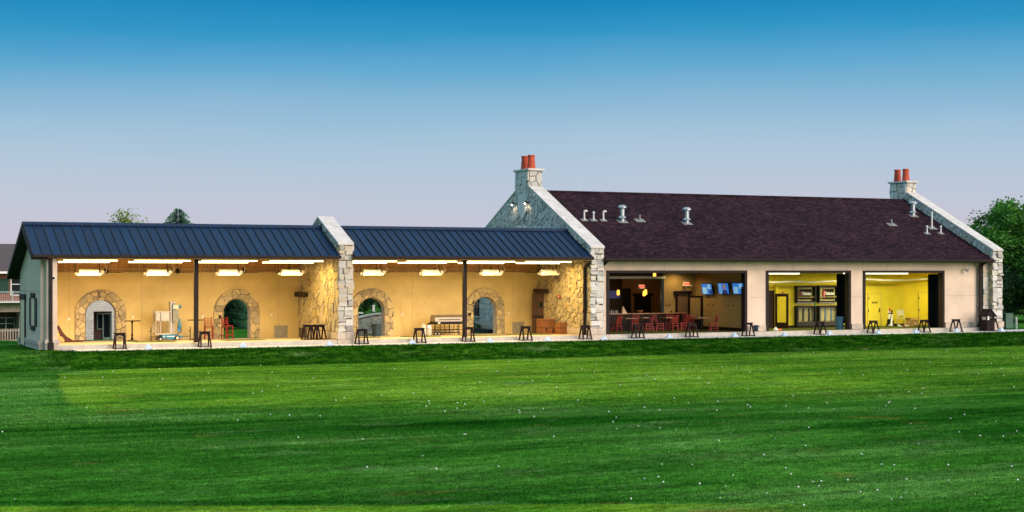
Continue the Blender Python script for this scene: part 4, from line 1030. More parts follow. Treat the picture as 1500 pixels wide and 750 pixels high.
# collapsed rusty stand against the left wall
t = thing('fallen_stand', 'collapsed rusty red stand leaning against the left end of the back wall', 'stand', (1.35, 4.9, fz(4.9)))
mb = MB()
for k in range(4): mb.bar((.06 + .10 * k, -.25 + .1 * k, .02), (-.34 + .06 * k, .1 + .1 * k, .80 - .14 * k), .13, .04)
mb.build('leaning_boards', M['rust'], t)
mb = MB()
for k in range(9):
    a = rr.uniform(-.6, .6); x = rr.uniform(.1, .85); mb.bar((x - .22, a * .4, .03 + .02 * (k % 3)), (x + .22, a * .4 + rr.uniform(-.25, .25), .03 + .02 * (k % 4)), .05, .028)
mb.build('fallen_slats', M['rust'], t)

# personnel lift
L = thing('personnel_lift', 'blue and silver upright personnel lift with a railed basket parked against the back wall', 'lift', (6.45, 5.0, fz(5)))
mb = MB(); mb.box(-.45, .42, -.32, .32, .10, .29); mb.box(.42, .60, -.28, .28, .12, .22); mb.box(-.20, .16, -.36, -.321, .06, .16); mb.build('chassis', M['blue_paint'], L, bevel=.015)
for x, y, r in ((-.52, -.30, .085), (.32, -.34, .125), (-.52, .30, .085), (.32, .34, .125)):
    mb = MB(); mb.tube((x, y - .035, r), (x, y + .035, r), r, r, 16); wv = mb.build('wheel', M['black'], L); mb = MB(); mb.tube((x, y - .041, r), (x, y - .036, r), r * .6, r * .6, 12); mb.build('rim', M['tank'], wv)
mb = MB(); mb.box(.02, .10, -.16, .16, .29, 1.90); mb.box(.13, .19, -.12, .12, .32, 1.92); mb.box(.22, .26, -.10, .10, .4, 1.86); mb.box(.0, .34, -.15, .15, 1.86, 1.93); mb.build('mast', M['alu'], L, bevel=.006)
mb = MB(); mb.box(.12, .42, -.26, -.17, .92, 1.52); mb.build('control_box', M['grey_box'], L, bevel=.01)
mb = MB(); mb.box(.13, .42, -.25, -.17, 1.56, 1.78); mb.build('motor_cover', M['tank'], L, bevel=.02)
mb = MB(); mb.box(.08, .30, -.165, -.10, 1.5, 1.80); mb.tube((.42, -.2, 1.68), (.54, -.2, 1.68), .085, .085, 14); mb.build('winch', M['blue_paint'], L)
mb = MB(); mb.lathe([(.10, 0), (.11, .12), (.05, .3), (.035, .46)], (.47, -.18, .62), 12); mb.box(.37, .52, -.22, -.1, .44, .61); mb.build('hydraulic_tank', M['blue_paint'], L)
mb = MB(); mb.box(-.76, -.02, -.28, .28, .30, .36); mb.box(-.74, -.70, -.27, .27, 1.0, 1.36); mb.box(-.74, -.02, -.285, -.265, .98, 1.40); mb.box(-.74, -.02, .265, .285, .98, 1.40)
for x in (-.74, -.5, -.04):
    for y in (-.27, .27): mb.bar((x, y, .36), (x, y, 1.44), .03, .03)
for y in (-.27, .27): mb.bar((-.76, y, 1.44), (0, y, 1.44), .035, .035); mb.bar((-.76, y, .98), (0, y, .98), .03, .03)
mb.bar((-.76, -.27, 1.44), (-.76, .27, 1.44), .035, .035); mb.build('basket', M['alu'], L)
for x in (-.98, .98):
    mb = MB(); mb.bar((x, -.3, .0), (x, -.3, .68), .035, .035); mb.bar((x, -.3, .2), (x * .45, -.25, .2), .03, .03); mb.tube((x, -.3, 0), (x, -.3, .03), .06); mb.box(x - .08, x + .02, -.32, -.28, .45, .49); mb.build('outrigger', M['black_metal'], L)
mb = MB(); mb.path([(.44, -.1, .9), (.58, -.1, .75), (.56, -.1, .4), (.36, -.1, .34)], .02); mb.build('hose', M['black'], L)
mb = MB(); mb.box(-.36, -.30, -.327, -.321, .17, .24); mb.build('white_decal', M['white'], L); mb = MB(); mb.box(-.20, .20, -.327, -.321, .19, .225); mb.build('white_decal', M['white'], L)

# gas grill cart and tanks
G = thing('grill_cart', 'long stainless gas grill with a closed lid on a black wheeled cart', 'grill', (21.42, 4.85, fz(4.85)))
mb = MB(); mb.prism([(-.34, .74), (.34, .74), (.34, .95), (.20, 1.10), (-.20, 1.10), (-.34, .95)], lambda u, v: (-.82, u, v), lambda u, v: (.90, u, v)); lid = mb.build('lid', M['steel'], G, bevel=.012)
mb = MB(); mb.tube((-.60, -.40, .86), (.66, -.40, .86), .016); mb.tube((-.58, -.40, .86), (-.58, -.335, .86), .012); mb.tube((.64, -.40, .86), (.64, -.335, .86), .012); mb.build('handle', M['black_metal'], lid)
mb = MB(); mb.lathe([(.035, 0), (.04, .02), (.035, .03)], (.05, -.2, 1.10), 10); mb.build('thermometer', M['galv'], lid)
mb = MB(); mb.box(-.84, .92, -.36, .36, .60, .735); mb.build('fire_box', M['black_metal'], G)
for a_, b_ in ((-.66, -.52), (.76, .86)):
    mb = MB(); mb.box(a_, b_, -.366, -.361, .645, .705); mb.build('badge_plate', M['white'], G)
mb = MB()
for x in (-.80, .86):
    for y in (-.30, .30): mb.bar((x, y, .08), (x, y, .60), .045, .045)
for z in (.30, .14):
    for y in (-.30, .30): mb.bar((-.8, y, z), (.86, y, z), .03, .03, (0, 0, 1))
for x in (-.5, .5): mb.bar((x, -.30, .14), (x, -.30, .60), .03, .03)
for k in range(12):
    a0, a1 = math.pi * (1 + k / 12), math.pi * (1 + (k + 1) / 12); mb.tube((.03 + .27 * math.cos(a0), -.31, .40 + .28 * math.sin(a0)), (.03 + .27 * math.cos(a1), -.31, .40 + .28 * math.sin(a1)), .018)
for s in (-.24, .30): mb.bar((s, -.31, .40), (s, -.31, .60), .03, .03)
mb.bar((.03, -.31, .12), (.03, -.31, .60), .05, .03); mb.bar((-.8, -.3, .46), (.86, -.3, .46), .02, .02, (0, 0, 1)); mb.build('cart_frame', M['black_metal'], G)
for x in (-.78, -.58):
    mb = MB(); mb.tube((x, -.36, .105), (x, -.31, .105), .105, .105, 18); wv = mb.build('wheel', M['black'], G); mb = MB(); mb.tube((x, -.368, .105), (x, -.361, .105), .06, .06, 12); mb.build('hub', M['grey_box'], wv)
for y in (-.3, .3):
    mb = MB(); mb.tube((.86, y - .02, .04), (.86, y + .02, .04), .04, .04, 12); mb.build('caster', M['black'], G)
def tank(x, y, label, s=1, gauge=False):
    t = thing('propane_tank', label, 'gas tank', (x, y, fz(y)), 0, 'propane tanks beside the grill')
    mb = MB(); mb.lathe([(.11 * s, 0), (.135 * s, .03), (.15 * s, .08), (.15 * s, .50), (.13 * s, .56), (.06, .60)], (0, 0, 0), 18); mb.build('cylinder', M['tank'], t, smooth=True)
    mb = MB(); mb.lathe([(.09, .58), (.09, .64), (.07, .64), (.07, .60)], (0, 0, 0), 14); mb.tube((0, 0, .6), (0, 0, .68), .022); mb.tube((-.05, 0, .655), (.05, 0, .655), .014); mb.build('valve_collar', M['black_metal' if gauge else 'tank'], t)
    if gauge: mb = MB(); mb.box(-.15, .02, -.19, -.14, .40, .56); mb.build('regulator', M['galv'], t)
tank(20.0, 4.7, 'tall white propane tank, the left one of the pair by the grill', 1.15)
tank(20.33, 4.7, 'white propane tank with a black valve and regulator right against the grill', 1.0, True)
def can(x, y, z, m, h, r, label, face=True):
    t = thing('waste_bin', label, 'waste bin', (x, y, z), 0, 'plastic waste bins')
    mb = MB(); mb.lathe([(r * .82, 0), (r * .98, h * .9), (r * 1.05, h * .9), (r * 1.06, h), (r * .96, h), (r * .80, .03)], (0, 0, 0), 24); mb.build('bin_body', m, t)
    for s in (-1, 1):
        mb = MB(); mb.box(s * r * 1.0 - .03, s * r * 1.0 + .03, -.07, .07, h * .72, h * .78); mb.build('handle', m, t)
    mb = MB(); mb.obox(Matrix.Translation((.0, -r * .955, h * .82)) @ Matrix.Rotation(R(-6), 4, 'X'), .24, .035, h * .10); mb.build('grip', m, t)
can(17.40, 4.85, fz(4.9), M['can_grey'], .66, .26, 'slate grey plastic waste bin standing in the third stone arch')
can(44.48, .96, .165, M['can_blue'], .74, .27, 'blue plastic waste bin inside the yellow room under the black curtain')
can(38.14, .10, .165, M['can_grey'], .36, .12, 'small grey waste bin outside at the right jamb of the bar opening')
mb = MB(); mb.tube((0, 0, 0), (-.26, .10, 1.68), .007, .005, 6); o = mb.build('alignment_stick', M['orange']); o.location = (19.42, 5.84, fz(5.9)); tag(o, 'thin orange alignment rod leaning on the back wall right of the third arch', 'rod')
# dark wooden door leaf standing open in the corner and the crates
D = thing('wooden_door', 'dark plank door with a small window and push bar in the corner by the stone gable', 'door', (26.93, 5.55, fz(5.6)))
mb = MB(); mb.box(-.02, 1.0, -.04, .04, 0, 2.22); dp_ = mb.build('door_leaf', M['door_wood'], D, bevel=.01); D.rotation_euler.z = R(-38)
mb = MB(); mb.box(.40, .58, -.055, -.042, 1.44, 1.74); mb.build('vision_panel', M['glass_dark'], D)
mb = MB(); mb.box(.02, .96, -.10, -.06, .92, .965); mb.box(.84, .92, -.11, -.042, .88, 1.10); mb.build('push_bar', M['black_metal'], D)
mb = MB(); mb.box(27.18, 27.42, 4.5, 6.0, 2.30, 2.54); o = mb.build('lintel_beam', M['lintel'], ch, bevel=.01)
def crate(x, y, z, wx, wy, h, rz, label, slots=1):
    t = thing('wooden_crate', label, 'crate', (x, y, z), rz, 'slatted wooden crates by the stone gable')
    mb = MB(); n = int(h / .085)
    for k in range(n):
        a, b = h * k / n + .006, h * (k + 1) / n - .006
        mb.box(-wx / 2, wx / 2, -wy / 2, -wy / 2 + .018, a, b); mb.box(-wx / 2, wx / 2, wy / 2 - .018, wy / 2, a, b); mb.box(-wx / 2, -wx / 2 + .018, -wy / 2 + .02, wy / 2 - .02, a, b); mb.box(wx / 2 - .018, wx / 2, -wy / 2 + .02, wy / 2 - .02, a, b)
    mb.build('slats', M['crate_wood'], t)
    mb = MB(); mb.box(-wx / 2 + .03, wx / 2 - .03, -wy / 2 + .03, wy / 2 - .03, .01, h - .02); mb.build('liner', M['crate_wood'], t)
    mb = MB()
    for sx_ in (-1, 1): mb.box(sx_ * wx / 2 - .035 * (sx_ > 0) - .0, sx_ * wx / 2 + .035 * (sx_ < 0), -wy / 2 - .015, -wy / 2 - .001, .0, h)
    mb.box(-wx / 2 + .036, wx / 2 - .036, -wy / 2 - .014, -wy / 2 - .001, h - .06, h); mb.build('corner_battens', M['crate_wood'], t)
    for k in range(slots):
        x0 = (k - (slots - 1) / 2) * .24
        mb = MB(); mb.box(x0 - .035, x0 + .035, -wy / 2 - .018, -wy / 2 - .001, h * .35, h * .7); mb.build('hand_slot', M['black'], t)
crate(26.62, 3.55, fz(3.5), .38, .5, .50, R(4), 'narrow slatted wooden crate with one hand slot, leftmost of the group')
crate(27.08, 3.25, fz(3.2), .62, .4, .36, R(-3), 'low wide slatted wooden crate with two hand slots at the front of the group', 2)
crate(26.95, 4.0, fz(4), .85, .5, .82, R(0), 'tallest slatted wooden crate at the back beside the dark door', 0)
crate(27.16, 2.55, fz(2.5), .42, .55, .62, R(-2), 'slatted wooden crate at the right end against the stone gable', 0)
# fire alarm strobe, camera domes, gable floodlights
t = thing('alarm_strobe', 'red fire alarm strobe on the yellow-lit stone gable wall', 'fire alarm', (27.36, 3.1, 2.14)); mb = MB(); mb.box(-.05, .02, -.07, .07, -.09, .09); mb.build('alarm_body', M['red'], t, bevel=.01); mb = MB(); mb.box(-.065, -.051, -.035, .035, -.04, .03); mb.build('strobe_lens', M['white'], t)
t = thing('security_camera', 'white dome camera on the corner pilaster at the left end of the shelter', 'camera', (-.08, -.345, 3.22)); mb = MB(); mb.tube((0, 0, 0), (0, -.05, 0), .10, .085, 16); mb.build('mount', M['white'], t); mb = MB(); mb.sphere((.01, -.07, 0), .062, 12, 8); mb.build('lens_dome', M['glass_dark'], t, smooth=True)
t = thing('security_camera', 'white camera on a bent pipe bracket high on the right stucco wall', 'camera', (53.05, .29, 3.66)); mb = MB(); mb.path([(0, 0, -.02), (0, -.25, -.02), (.18, -.3, .03), (.18, -.3, .28)], .018); mb.build('bracket', M['galv'], t); mb = MB(); mb.lathe([(.02, -.16), (.085, -.12), (.10, -.03), (.05, .03)], (.05, -.28, -.03), 12); mb.build('camera_dome', M['galv'], t)
M['flood'] = emit('floodlight_bulb', (1, .86, .58), 14)
for y, l in ((8.78, 'left'), (7.06, 'right')):
    t = thing('floodlight', 'small lit floodlight on the stone gable, %s of the pale shield stone' % l, 'floodlight', (27.40, y, 7.44), 0, 'floodlights on the gable')
    mb = MB(); mb.tube((.04, 0, 0), (-.14, 0, 0), .022); mb.box(-.0, .05, -.06, .06, -.07, .07); mb.build('arm', M['black_metal'], t)
    mb = MB(); mb.tube((-.14, 0, .08), (-.20, 0, -.06), .04, .075, 12); mb.build('lamp_head', M['black_metal'], t); mb = MB(); mb.sphere((-.21, 0, -.085), .045, 10, 8); mb.build('bulb', M['flood'], t, smooth=True)
    ld = bpy.data.lights.new('flood_lamp', 'SPOT'); ld.energy = 5; ld.color = (1, .8, .5); ld.spot_size = R(110); ld.shadow_soft_size = .05
    lo = bpy.data.objects.new('flood_lamp', ld); C.objects.link(lo); lo.parent = t; lo.location = (-.26, 0, -.16); lo.rotation_euler = (0, R(-25), 0)

# ------------------------------------------------------------------ roofed litter bin, utility box and post at the right end
t = thing('litter_bin', 'dark wooden litter bin with a little gable roof standing by the right stone pier', 'litter bin', (54.0, -.72, -.03))
mb = MB(); mb.box(-.30, .30, -.28, .28, 0, .66); 
for sx_ in (-1, 1):
    for sy in (-1, 1): mb.box(sx_ * .265 - .035, sx_ * .265 + .035, sy * .245 - .035, sy * .245 + .035, .66, .92)
mb.build('bin_cabinet', M['dark_wood'], t)
mb = MB(); mb.box(.04, .30, -.30, -.281, .02, .64); mb.box(-.30, -.03, -.30, -.281, .02, .64); mb.box(-.32, -.301, -.27, .27, .03, .64); mb.build('board_cladding', M['stand_wood'], t)
mb = MB(); mb.box(-.24, -.02, -.20, .20, .67, .90); mb.build('liner', M['white'], t)
mb = MB(); 
for s in (-1, 1): mb.prism([(0, 1.32), (s * .42, .90), (s * .42, .86), (0, 1.27)], lambda u, v: (u, -.36, v), lambda u, v: (u, .36, v))
mb.prism([(-.36, .92), (.36, .92), (0, 1.27)], lambda u, v: (u, -.30, v), lambda u, v: (u, -.27, v)); mb.build('gable_roof', M['stand_wood'], t)
t = thing('utility_box', 'dark green metal utility box on the grass beyond the right stone pier', 'utility box', (58.9, 3, -.08)); mb = MB(); mb.box(-.30, .30, -.3, .3, 0, .92); mb.build('cabinet', M['green_box'], t, bevel=.03); mb = MB(); mb.box(-.33, .33, -.33, .33, .922, .97); mb.build('lid', M['green_box'], t, bevel=.02)
o = MB(); o.lathe([(.09, 0), (.09, .70), (.07, .75)], (0, 0, 0), 14); o = o.build('bollard', M['cast_grey']); o.location = (59.7, 3, -.1); tag(o, 'short weathered grey bollard post right of the green utility box', 'bollard')

# ------------------------------------------------------------------ bar furniture
t = thing('bar_counter', 'long dark bar counter with a lighter wooden top under the servery opening', 'bar counter', (32.6, 5.3, .165))
mb = MB(); mb.box(-4.2, 4.1, .0, .45, 0, .90); mb.build('front_panel', M['dark_wood'], t); mb = MB(); mb.box(-4.28, 4.2, -.22, .46, .902, .95); mb.build('counter_top', M['bar_top'], t)
CH = [(31.0, 3.3, 200, 'facing out at the far left of the bar'), (32.3, 3.6, 175, 'second from the left, behind a table'), (32.62, 2.6, 265, 'seen from the side left of the second bag stand'), (33.7, 3.2, 80, 'with its back to the right, fourth from the left'),
      (34.42, 2.9, 190, 'facing out in the middle of the bar'), (34.7, 3.9, 170, 'behind the middle table'), (35.0, 2.9, 275, 'seen from the side right of the middle table'), (35.75, 3.3, 180, 'partly hidden behind the bag stand before the glazed door'),
      (36.05, 3.9, 95, 'deep by the glazed door'), (36.45, 1.9, 255, 'alone on the right below the wall screens')]
c0 = None
for x, y, a, l in CH:
    lb = 'red wooden dining chair ' + l
    if c0 is None: c0 = chair('dining_chair', lb, 'chair', 'red dining chairs in the bar', (x, y, .165), R(a), .45, .92, M['red_wood'], 5)
    else: dup(c0, (x, y, .165), R(a), lb)
t0 = None
for x, y, l in ((31.75, 3.2, 'leftmost in the bar'), (33.15, 3.7, 'second from the left in the bar'), (34.4, 3.3, 'in the middle of the bar'), (36.0, 2.4, 'on the right, below the first wall screen')):
    lb = 'small square wooden table on a black column, ' + l
    if t0 is None:
        t0 = thing('dining_table', lb, 'table', (x, y, .165), 0, 'dining tables in the bar')
        mb = MB(); mb.box(-.38, .38, -.38, .38, .71, .75); mb.build('tabletop', M['table_top'], t0, bevel=.01); mb = MB(); mb.lathe([(.045, .02), (.04, .68), (.12, .70)], (0, 0, 0), 12); mb.build('column', M['black_metal'], t0); mb = MB(); mb.box(-.28, .28, -.04, .04, 0, .03); mb.box(-.04, .04, -.28, .28, .0305, .05); mb.build('foot', M['black_metal'], t0)
    else: dup(t0, (x, y, .165), 0, lb)
M['scr_blue'] = emit('screen_blue', (.02, .15, .50), .8); M['scr_light'] = emit('screen_pale', (.25, .52, .75), .55); M['scr_dark'] = emit('screen_navy', (.01, .02, .10), .8); M['scr_skin'] = emit('screen_skin', (.45, .18, .08), .6)
def tv(y, z, label, man, rz=0):
    t = thing('wall_television', label, 'television', (37.52, y, z), 0, 'televisions on the bar wall')
    t.rotation_euler = (0, R(-9), R(rz))
    mb = MB(); mb.box(-.03, .03, -.56, .56, -.33, .33); mb.build('bezel', M['black'], t, bevel=.008)
    mb = MB(); mb.box(-.034, -.0305, -.53, .53, -.30, .30); sc_ = mb.build('screen', M['scr_blue'], t)
    if man:
        mb = MB(); mb.lathe([(.02, -.16), (.09, -.10), (.115, .0), (.10, .10), (.03, .15)], (0, 0, 0), 14)
        mb.v = [(-.036 + p[0] * .01, -.12 + p[1], .10 + p[2]) for p in mb.v]; mb.build('pictured_face', M['scr_skin'], sc_)
        mb = MB(); mb.prism([(-.42, -.30), (.16, -.30), (.08, -.12), (-.06, -.07), (-.18, -.07), (-.34, -.13)], lambda u, v: (-.0365, u, v), lambda u, v: (-.0345, u, v)); mb.build('pictured_jacket', M['scr_dark'], sc_)
        mb = MB(); 
        for y0 in (.2, .34): mb.box(-.036, -.0345, y0, y0 + .07, -.3, .3)
        mb.build('pictured_stripes', M['scr_light'], sc_)
    else:
        mb = MB(); mb.box(-.036, -.0345, .0, .46, -.28, .10); mb.box(-.036, -.0345, -.40, -.1, .0, .28); mb.build('picture_panel', M['scr_light'], sc_)
        mb = MB(); mb.box(-.037, -.0345, -.5, -.28, -.28, -.05); mb.build('picture_shape', M['scr_dark'], sc_)
    mb = MB(); mb.box(.031, .17, -.12, .12, -.1, .1); mb.build('wall_bracket', M['black_metal'], t)
tv(4.18, 2.50, 'lit television on the tan bar wall, nearest the corner', False); tv(2.45, 2.54, 'lit television showing a man in a dark jacket, the middle one on the bar wall', True); tv(.95, 2.56, 'lit television on the bar wall, half hidden by the right jamb', False)
M['dim_scr'] = emit('dim_screen', (.015, .04, .20), .25)
t = thing('wall_television', 'dim television high on the dark cabinet behind the bar at the far left', 'television', (33.95, 8.84, 2.15)); mb = MB(); mb.box(-.42, .42, -.04, .04, -.26, .26); mb.build('bezel', M['black'], t); mb = MB(); mb.box(-.39, .39, -.046, -.041, -.23, .23); mb.build('screen', M['dim_scr'], t)
M['exit_red'] = emit('exit_letters', (1, .05, .03), 3.0); M['exit_face'] = emit('exit_face', (.62, .48, .26), .5)
def exit_sign(x, y, z, label, heads=True):
    t = thing('exit_sign', label, 'exit sign', (x, y, z), 0, 'lit exit signs'); mb = MB(); mb.box(-.19, .19, -.03, .03, -.12, .12); mb.build('sign_case', M['exit_face'], t)
    text_mesh('EXIT', .17, Matrix.Translation((0, -.034, 0)) @ FRONT, 'exit_lettering', M['exit_red'], t, bold=.012)
    if heads:
        for s in (-1, 1): mb = MB(); mb.tube((s * .21, -.06, -.06), (s * .27, -.10, -.12), .05, .055, 10); mb.build('emergency_lamp', M['lamp_white'], t)
exit_sign(37.06, 5.75, 2.78, 'lit red exit sign with lamp heads on the tan wall above the glazed door'); exit_sign(36.0, 9.1, 2.60, 'lit red exit sign in the dark room behind the bar')
M['pend'] = emit('amber_glass', (1, .46, .05), 2.3)
def pendant(x, y, z, label):
    t = thing('pendant_lamp', label, 'pendant lamp', (x, y, z), 0, 'amber pendant lamps in the bar'); mb = MB(); mb.lathe([(.05, .16), (.075, .10), (.085, -.10), (.06, -.14)], (0, 0, 0), 14); mb.build('glass_shade', M['pend'], t); mb = MB(); mb.tube((0, 0, .16), (0, 0, 3.72 - z), .008); mb.tube((0, 0, .16), (0, 0, .22), .03); mb.build('cord', M['black_metal'], t)
    ld = bpy.data.lights.new('pendant_bulb', 'POINT'); ld.energy = 9; ld.color = (1, .55, .18); ld.shadow_soft_size = .08; lo = bpy.data.objects.new('pendant_bulb', ld); C.objects.link(lo); lo.parent = t; lo.location = (0, 0, -.2)
pendant(33.15, 6.9, 2.28, 'amber pendant lamp glowing behind the bar, the leftmost'); pendant(35.02, 6.95, 2.30, 'amber pendant lamp behind the bar, the right one of the close pair'); pendant(34.86, 6.85, 2.22, 'amber pendant lamp behind the bar, the lower left one of the close pair')
pendant(33.29, 3.0, 3.38, 'amber lamp close under the bar ceiling in front of the counter')
for x, y, e in ((36.2, 5.0, 26), (35.0, 2.5, 22), (30.8, 4.5, 8)):
    t = thing('recessed_downlight', 'small recessed downlight in the bar ceiling ' + {36.2: 'over the glazed door', 35.0: 'over the middle tables', 30.8: 'at the far left'}[x], 'downlight', (x, y, 3.715), 0, 'recessed downlights in the bar'); mb = MB(); mb.lathe([(.10, -.012), (.10, 0)], (0, 0, 0), 16); mb.build('trim_ring', M['lamp_white'], t)
    ld = bpy.data.lights.new('downlight_bulb', 'SPOT'); ld.energy = e * 6; ld.color = (1, .68, .28); ld.spot_size = R(150); ld.spot_blend = .8; ld.shadow_soft_size = .09; lo = bpy.data.objects.new('downlight_bulb', ld); C.objects.link(lo); lo.parent = t; lo.location = (0, 0, -.03)
t = thing('overhead_projector', 'black ceiling unit hanging under the bar ceiling near the corner', 'ceiling unit', (36.2, 3.4, 3.50)); mb = MB(); mb.box(-.55, .55, -.2, .2, -.04, .05); mb.build('unit_body', M['black_metal'], t); mb = MB(); mb.tube((-.4, 0, .05), (-.4, 0, .21), .015); mb.tube((.4, 0, .05), (.4, 0, .21), .015); mb.build('hanger', M['black_metal'], t)
M['glassw'] = mat('bar_glassware', (.42, .44, .42), .15, var=.2, bmp=0)
for k, x in enumerate((31.0, 31.13, 31.25, 31.42, 31.52)):
    mb = MB(); mb.lathe([(.035, 0), (.04, .11), (.03, .14), (.012, .2)], (0, 0, 0), 10); o = mb.build('glass_bottle', M['glassw']); o.location = (x + .75, 5.45, 1.116); tag(o, 'small glass bottle standing at the left end of the bar counter', 'bottle', 'bottles on the bar counter')
mb = MB(); mb.prism([(-.14, 0), (.17, 0), (.17, .08), (.08, .12), (.07, .22), (-.01, .28), (-.03, .38), (-.10, .38)], lambda u, v: (u, -.06, v), lambda u, v: (u, .06, v)); o = mb.build('menu_rack', M['tan_board']); o.location = (32.68, 5.4, 1.116); tag(o, 'stepped tan menu rack standing on the bar counter', 'rack')
mb = MB(); mb.lathe([(.06, 0), (.07, .03), (.19, .14), (.20, .17), (.17, .15), (.05, .04)], (0, 0, 0), 18); o = mb.build('fruit_bowl', M['bar_top']); o.location = (33.74, 5.42, 1.116); tag(o, 'wide brass coloured bowl on the bar counter', 'bowl')

# ------------------------------------------------------------------ yellow fitting room
M['y_tube'] = emit('yellow_room_tube', (1, .97, .72), 3.2)
YL = (1.0, .90, .42)
for x0, x1, y, l in ((39.2, 42.5, 2.2, 'left of the display cases'), (45.75, 47.1, 2.2, 'behind the pier between the two openings'), (47.3, 50.4, 2.2, 'at the left of the rightmost opening'), (53.2, 54.5, 2.2, 'at the right end of the yellow room')):
    t = thing('ceiling_light', 'lit ceiling batten in the yellow room ' + l, 'ceiling light', ((x0 + x1) / 2, y, 3.46), 0, 'ceiling lights in the yellow room'); Lh = (x1 - x0) / 2
    mb = MB(); mb.box(-Lh, Lh, -.16, .16, -.04, .02); mb.build('housing', M['white'], t); mb = MB(); mb.prism([(-.14, -.04), (-.09, -.10), (.09, -.10), (.14, -.04)], lambda u, v: (-Lh + .02, u, v), lambda u, v: (Lh - .02, u, v)); mb.build('diffuser', M['y_tube'], t)
    ld = bpy.data.lights.new('batten_lamp', 'AREA'); ld.shape = 'RECTANGLE'; ld.size = 2 * Lh; ld.size_y = .3; ld.energy = 105; ld.color = YL; ld.spread = R(175)
    lo = bpy.data.objects.new('batten_lamp', ld); C.objects.link(lo); lo.parent = t; lo.location = (0, 0, -.115)
M['net'] = mat('rolled_white_net', (.74, .74, .70), .9, var=.15, scale=12)
def net(x0, x1, y, z, sag, wig, label):
    mb = MB(); pts = []; rr = random.Random(int(x0 * 10)); n = 24
    for k in range(n + 1):
        f = k / n; pts.append((x0 + (x1 - x0) * f, y, z - sag * 4 * f * (1 - f) + wig * math.sin(f * 17) + .2 * sag * f))
    for k, (a, b) in enumerate(zip(pts, pts[1:])): mb.tube(a, b, .055 + .012 * math.sin(k * 2.1), .055 + .012 * math.sin((k + 1) * 2.1), 8)
    o = mb.build('rolled_net', M['net'], None, org=pts[0]); tag(o, label, 'net', 'rolled nets under the yellow room ceiling')
net(39.6, 47.2, 3.6, 2.93, .04, .022, 'white rolled net slung across the yellow room above the display cases'); net(47.6, 54.0, 3.5, 3.12, .16, .0, 'white rolled net sagging across the rightmost opening')
def curtain(x, y0, y1, z0, z1, label):
    mb = MB(); n = 26; A = []
    for k in range(n + 1):
        f = k / n; A.append((x + .06 * math.sin(k * 1.9), y0 + (y1 - y0) * f))
    for (a, b), (c, d_) in zip(A, A[1:]): mb.add([(a - .015, b, z0), (c - .015, d_, z0), (c - .015, d_, z1), (a - .015, b, z1), (a + .015, b, z0), (c + .015, d_, z0), (c + .015, d_, z1), (a + .015, b, z1)], [(0, 1, 2, 3), (5, 4, 7, 6), (3, 2, 6, 7), (0, 4, 5, 1)])
    o = mb.build('net_curtain', M['curtain'], None, org=(x, y0, z0), recalc=False); tag(o, label, 'curtain', 'black curtains in the yellow room')
curtain(44.62, .66, 1.35, .5, 3.38, 'black folded curtain hanging over the blue bin in the yellow room'); curtain(51.46, .66, 1.5, .17, 3.34, 'black folded curtain reaching the floor at the rightmost opening')
M['sign_black'] = mat('sign_black', (.006, .006, .006), .6, bmp=0, spec=.1)
M['case_back'] = mat('display_back_board', (.40, .34, .12), .6)
M['shaft'] = mat('club_shaft_steel', (.62, .60, .50), .25, .6, bmp=0)
M['grip'] = mat('club_grip', (.02, .02, .02), .8)
cm_ = None
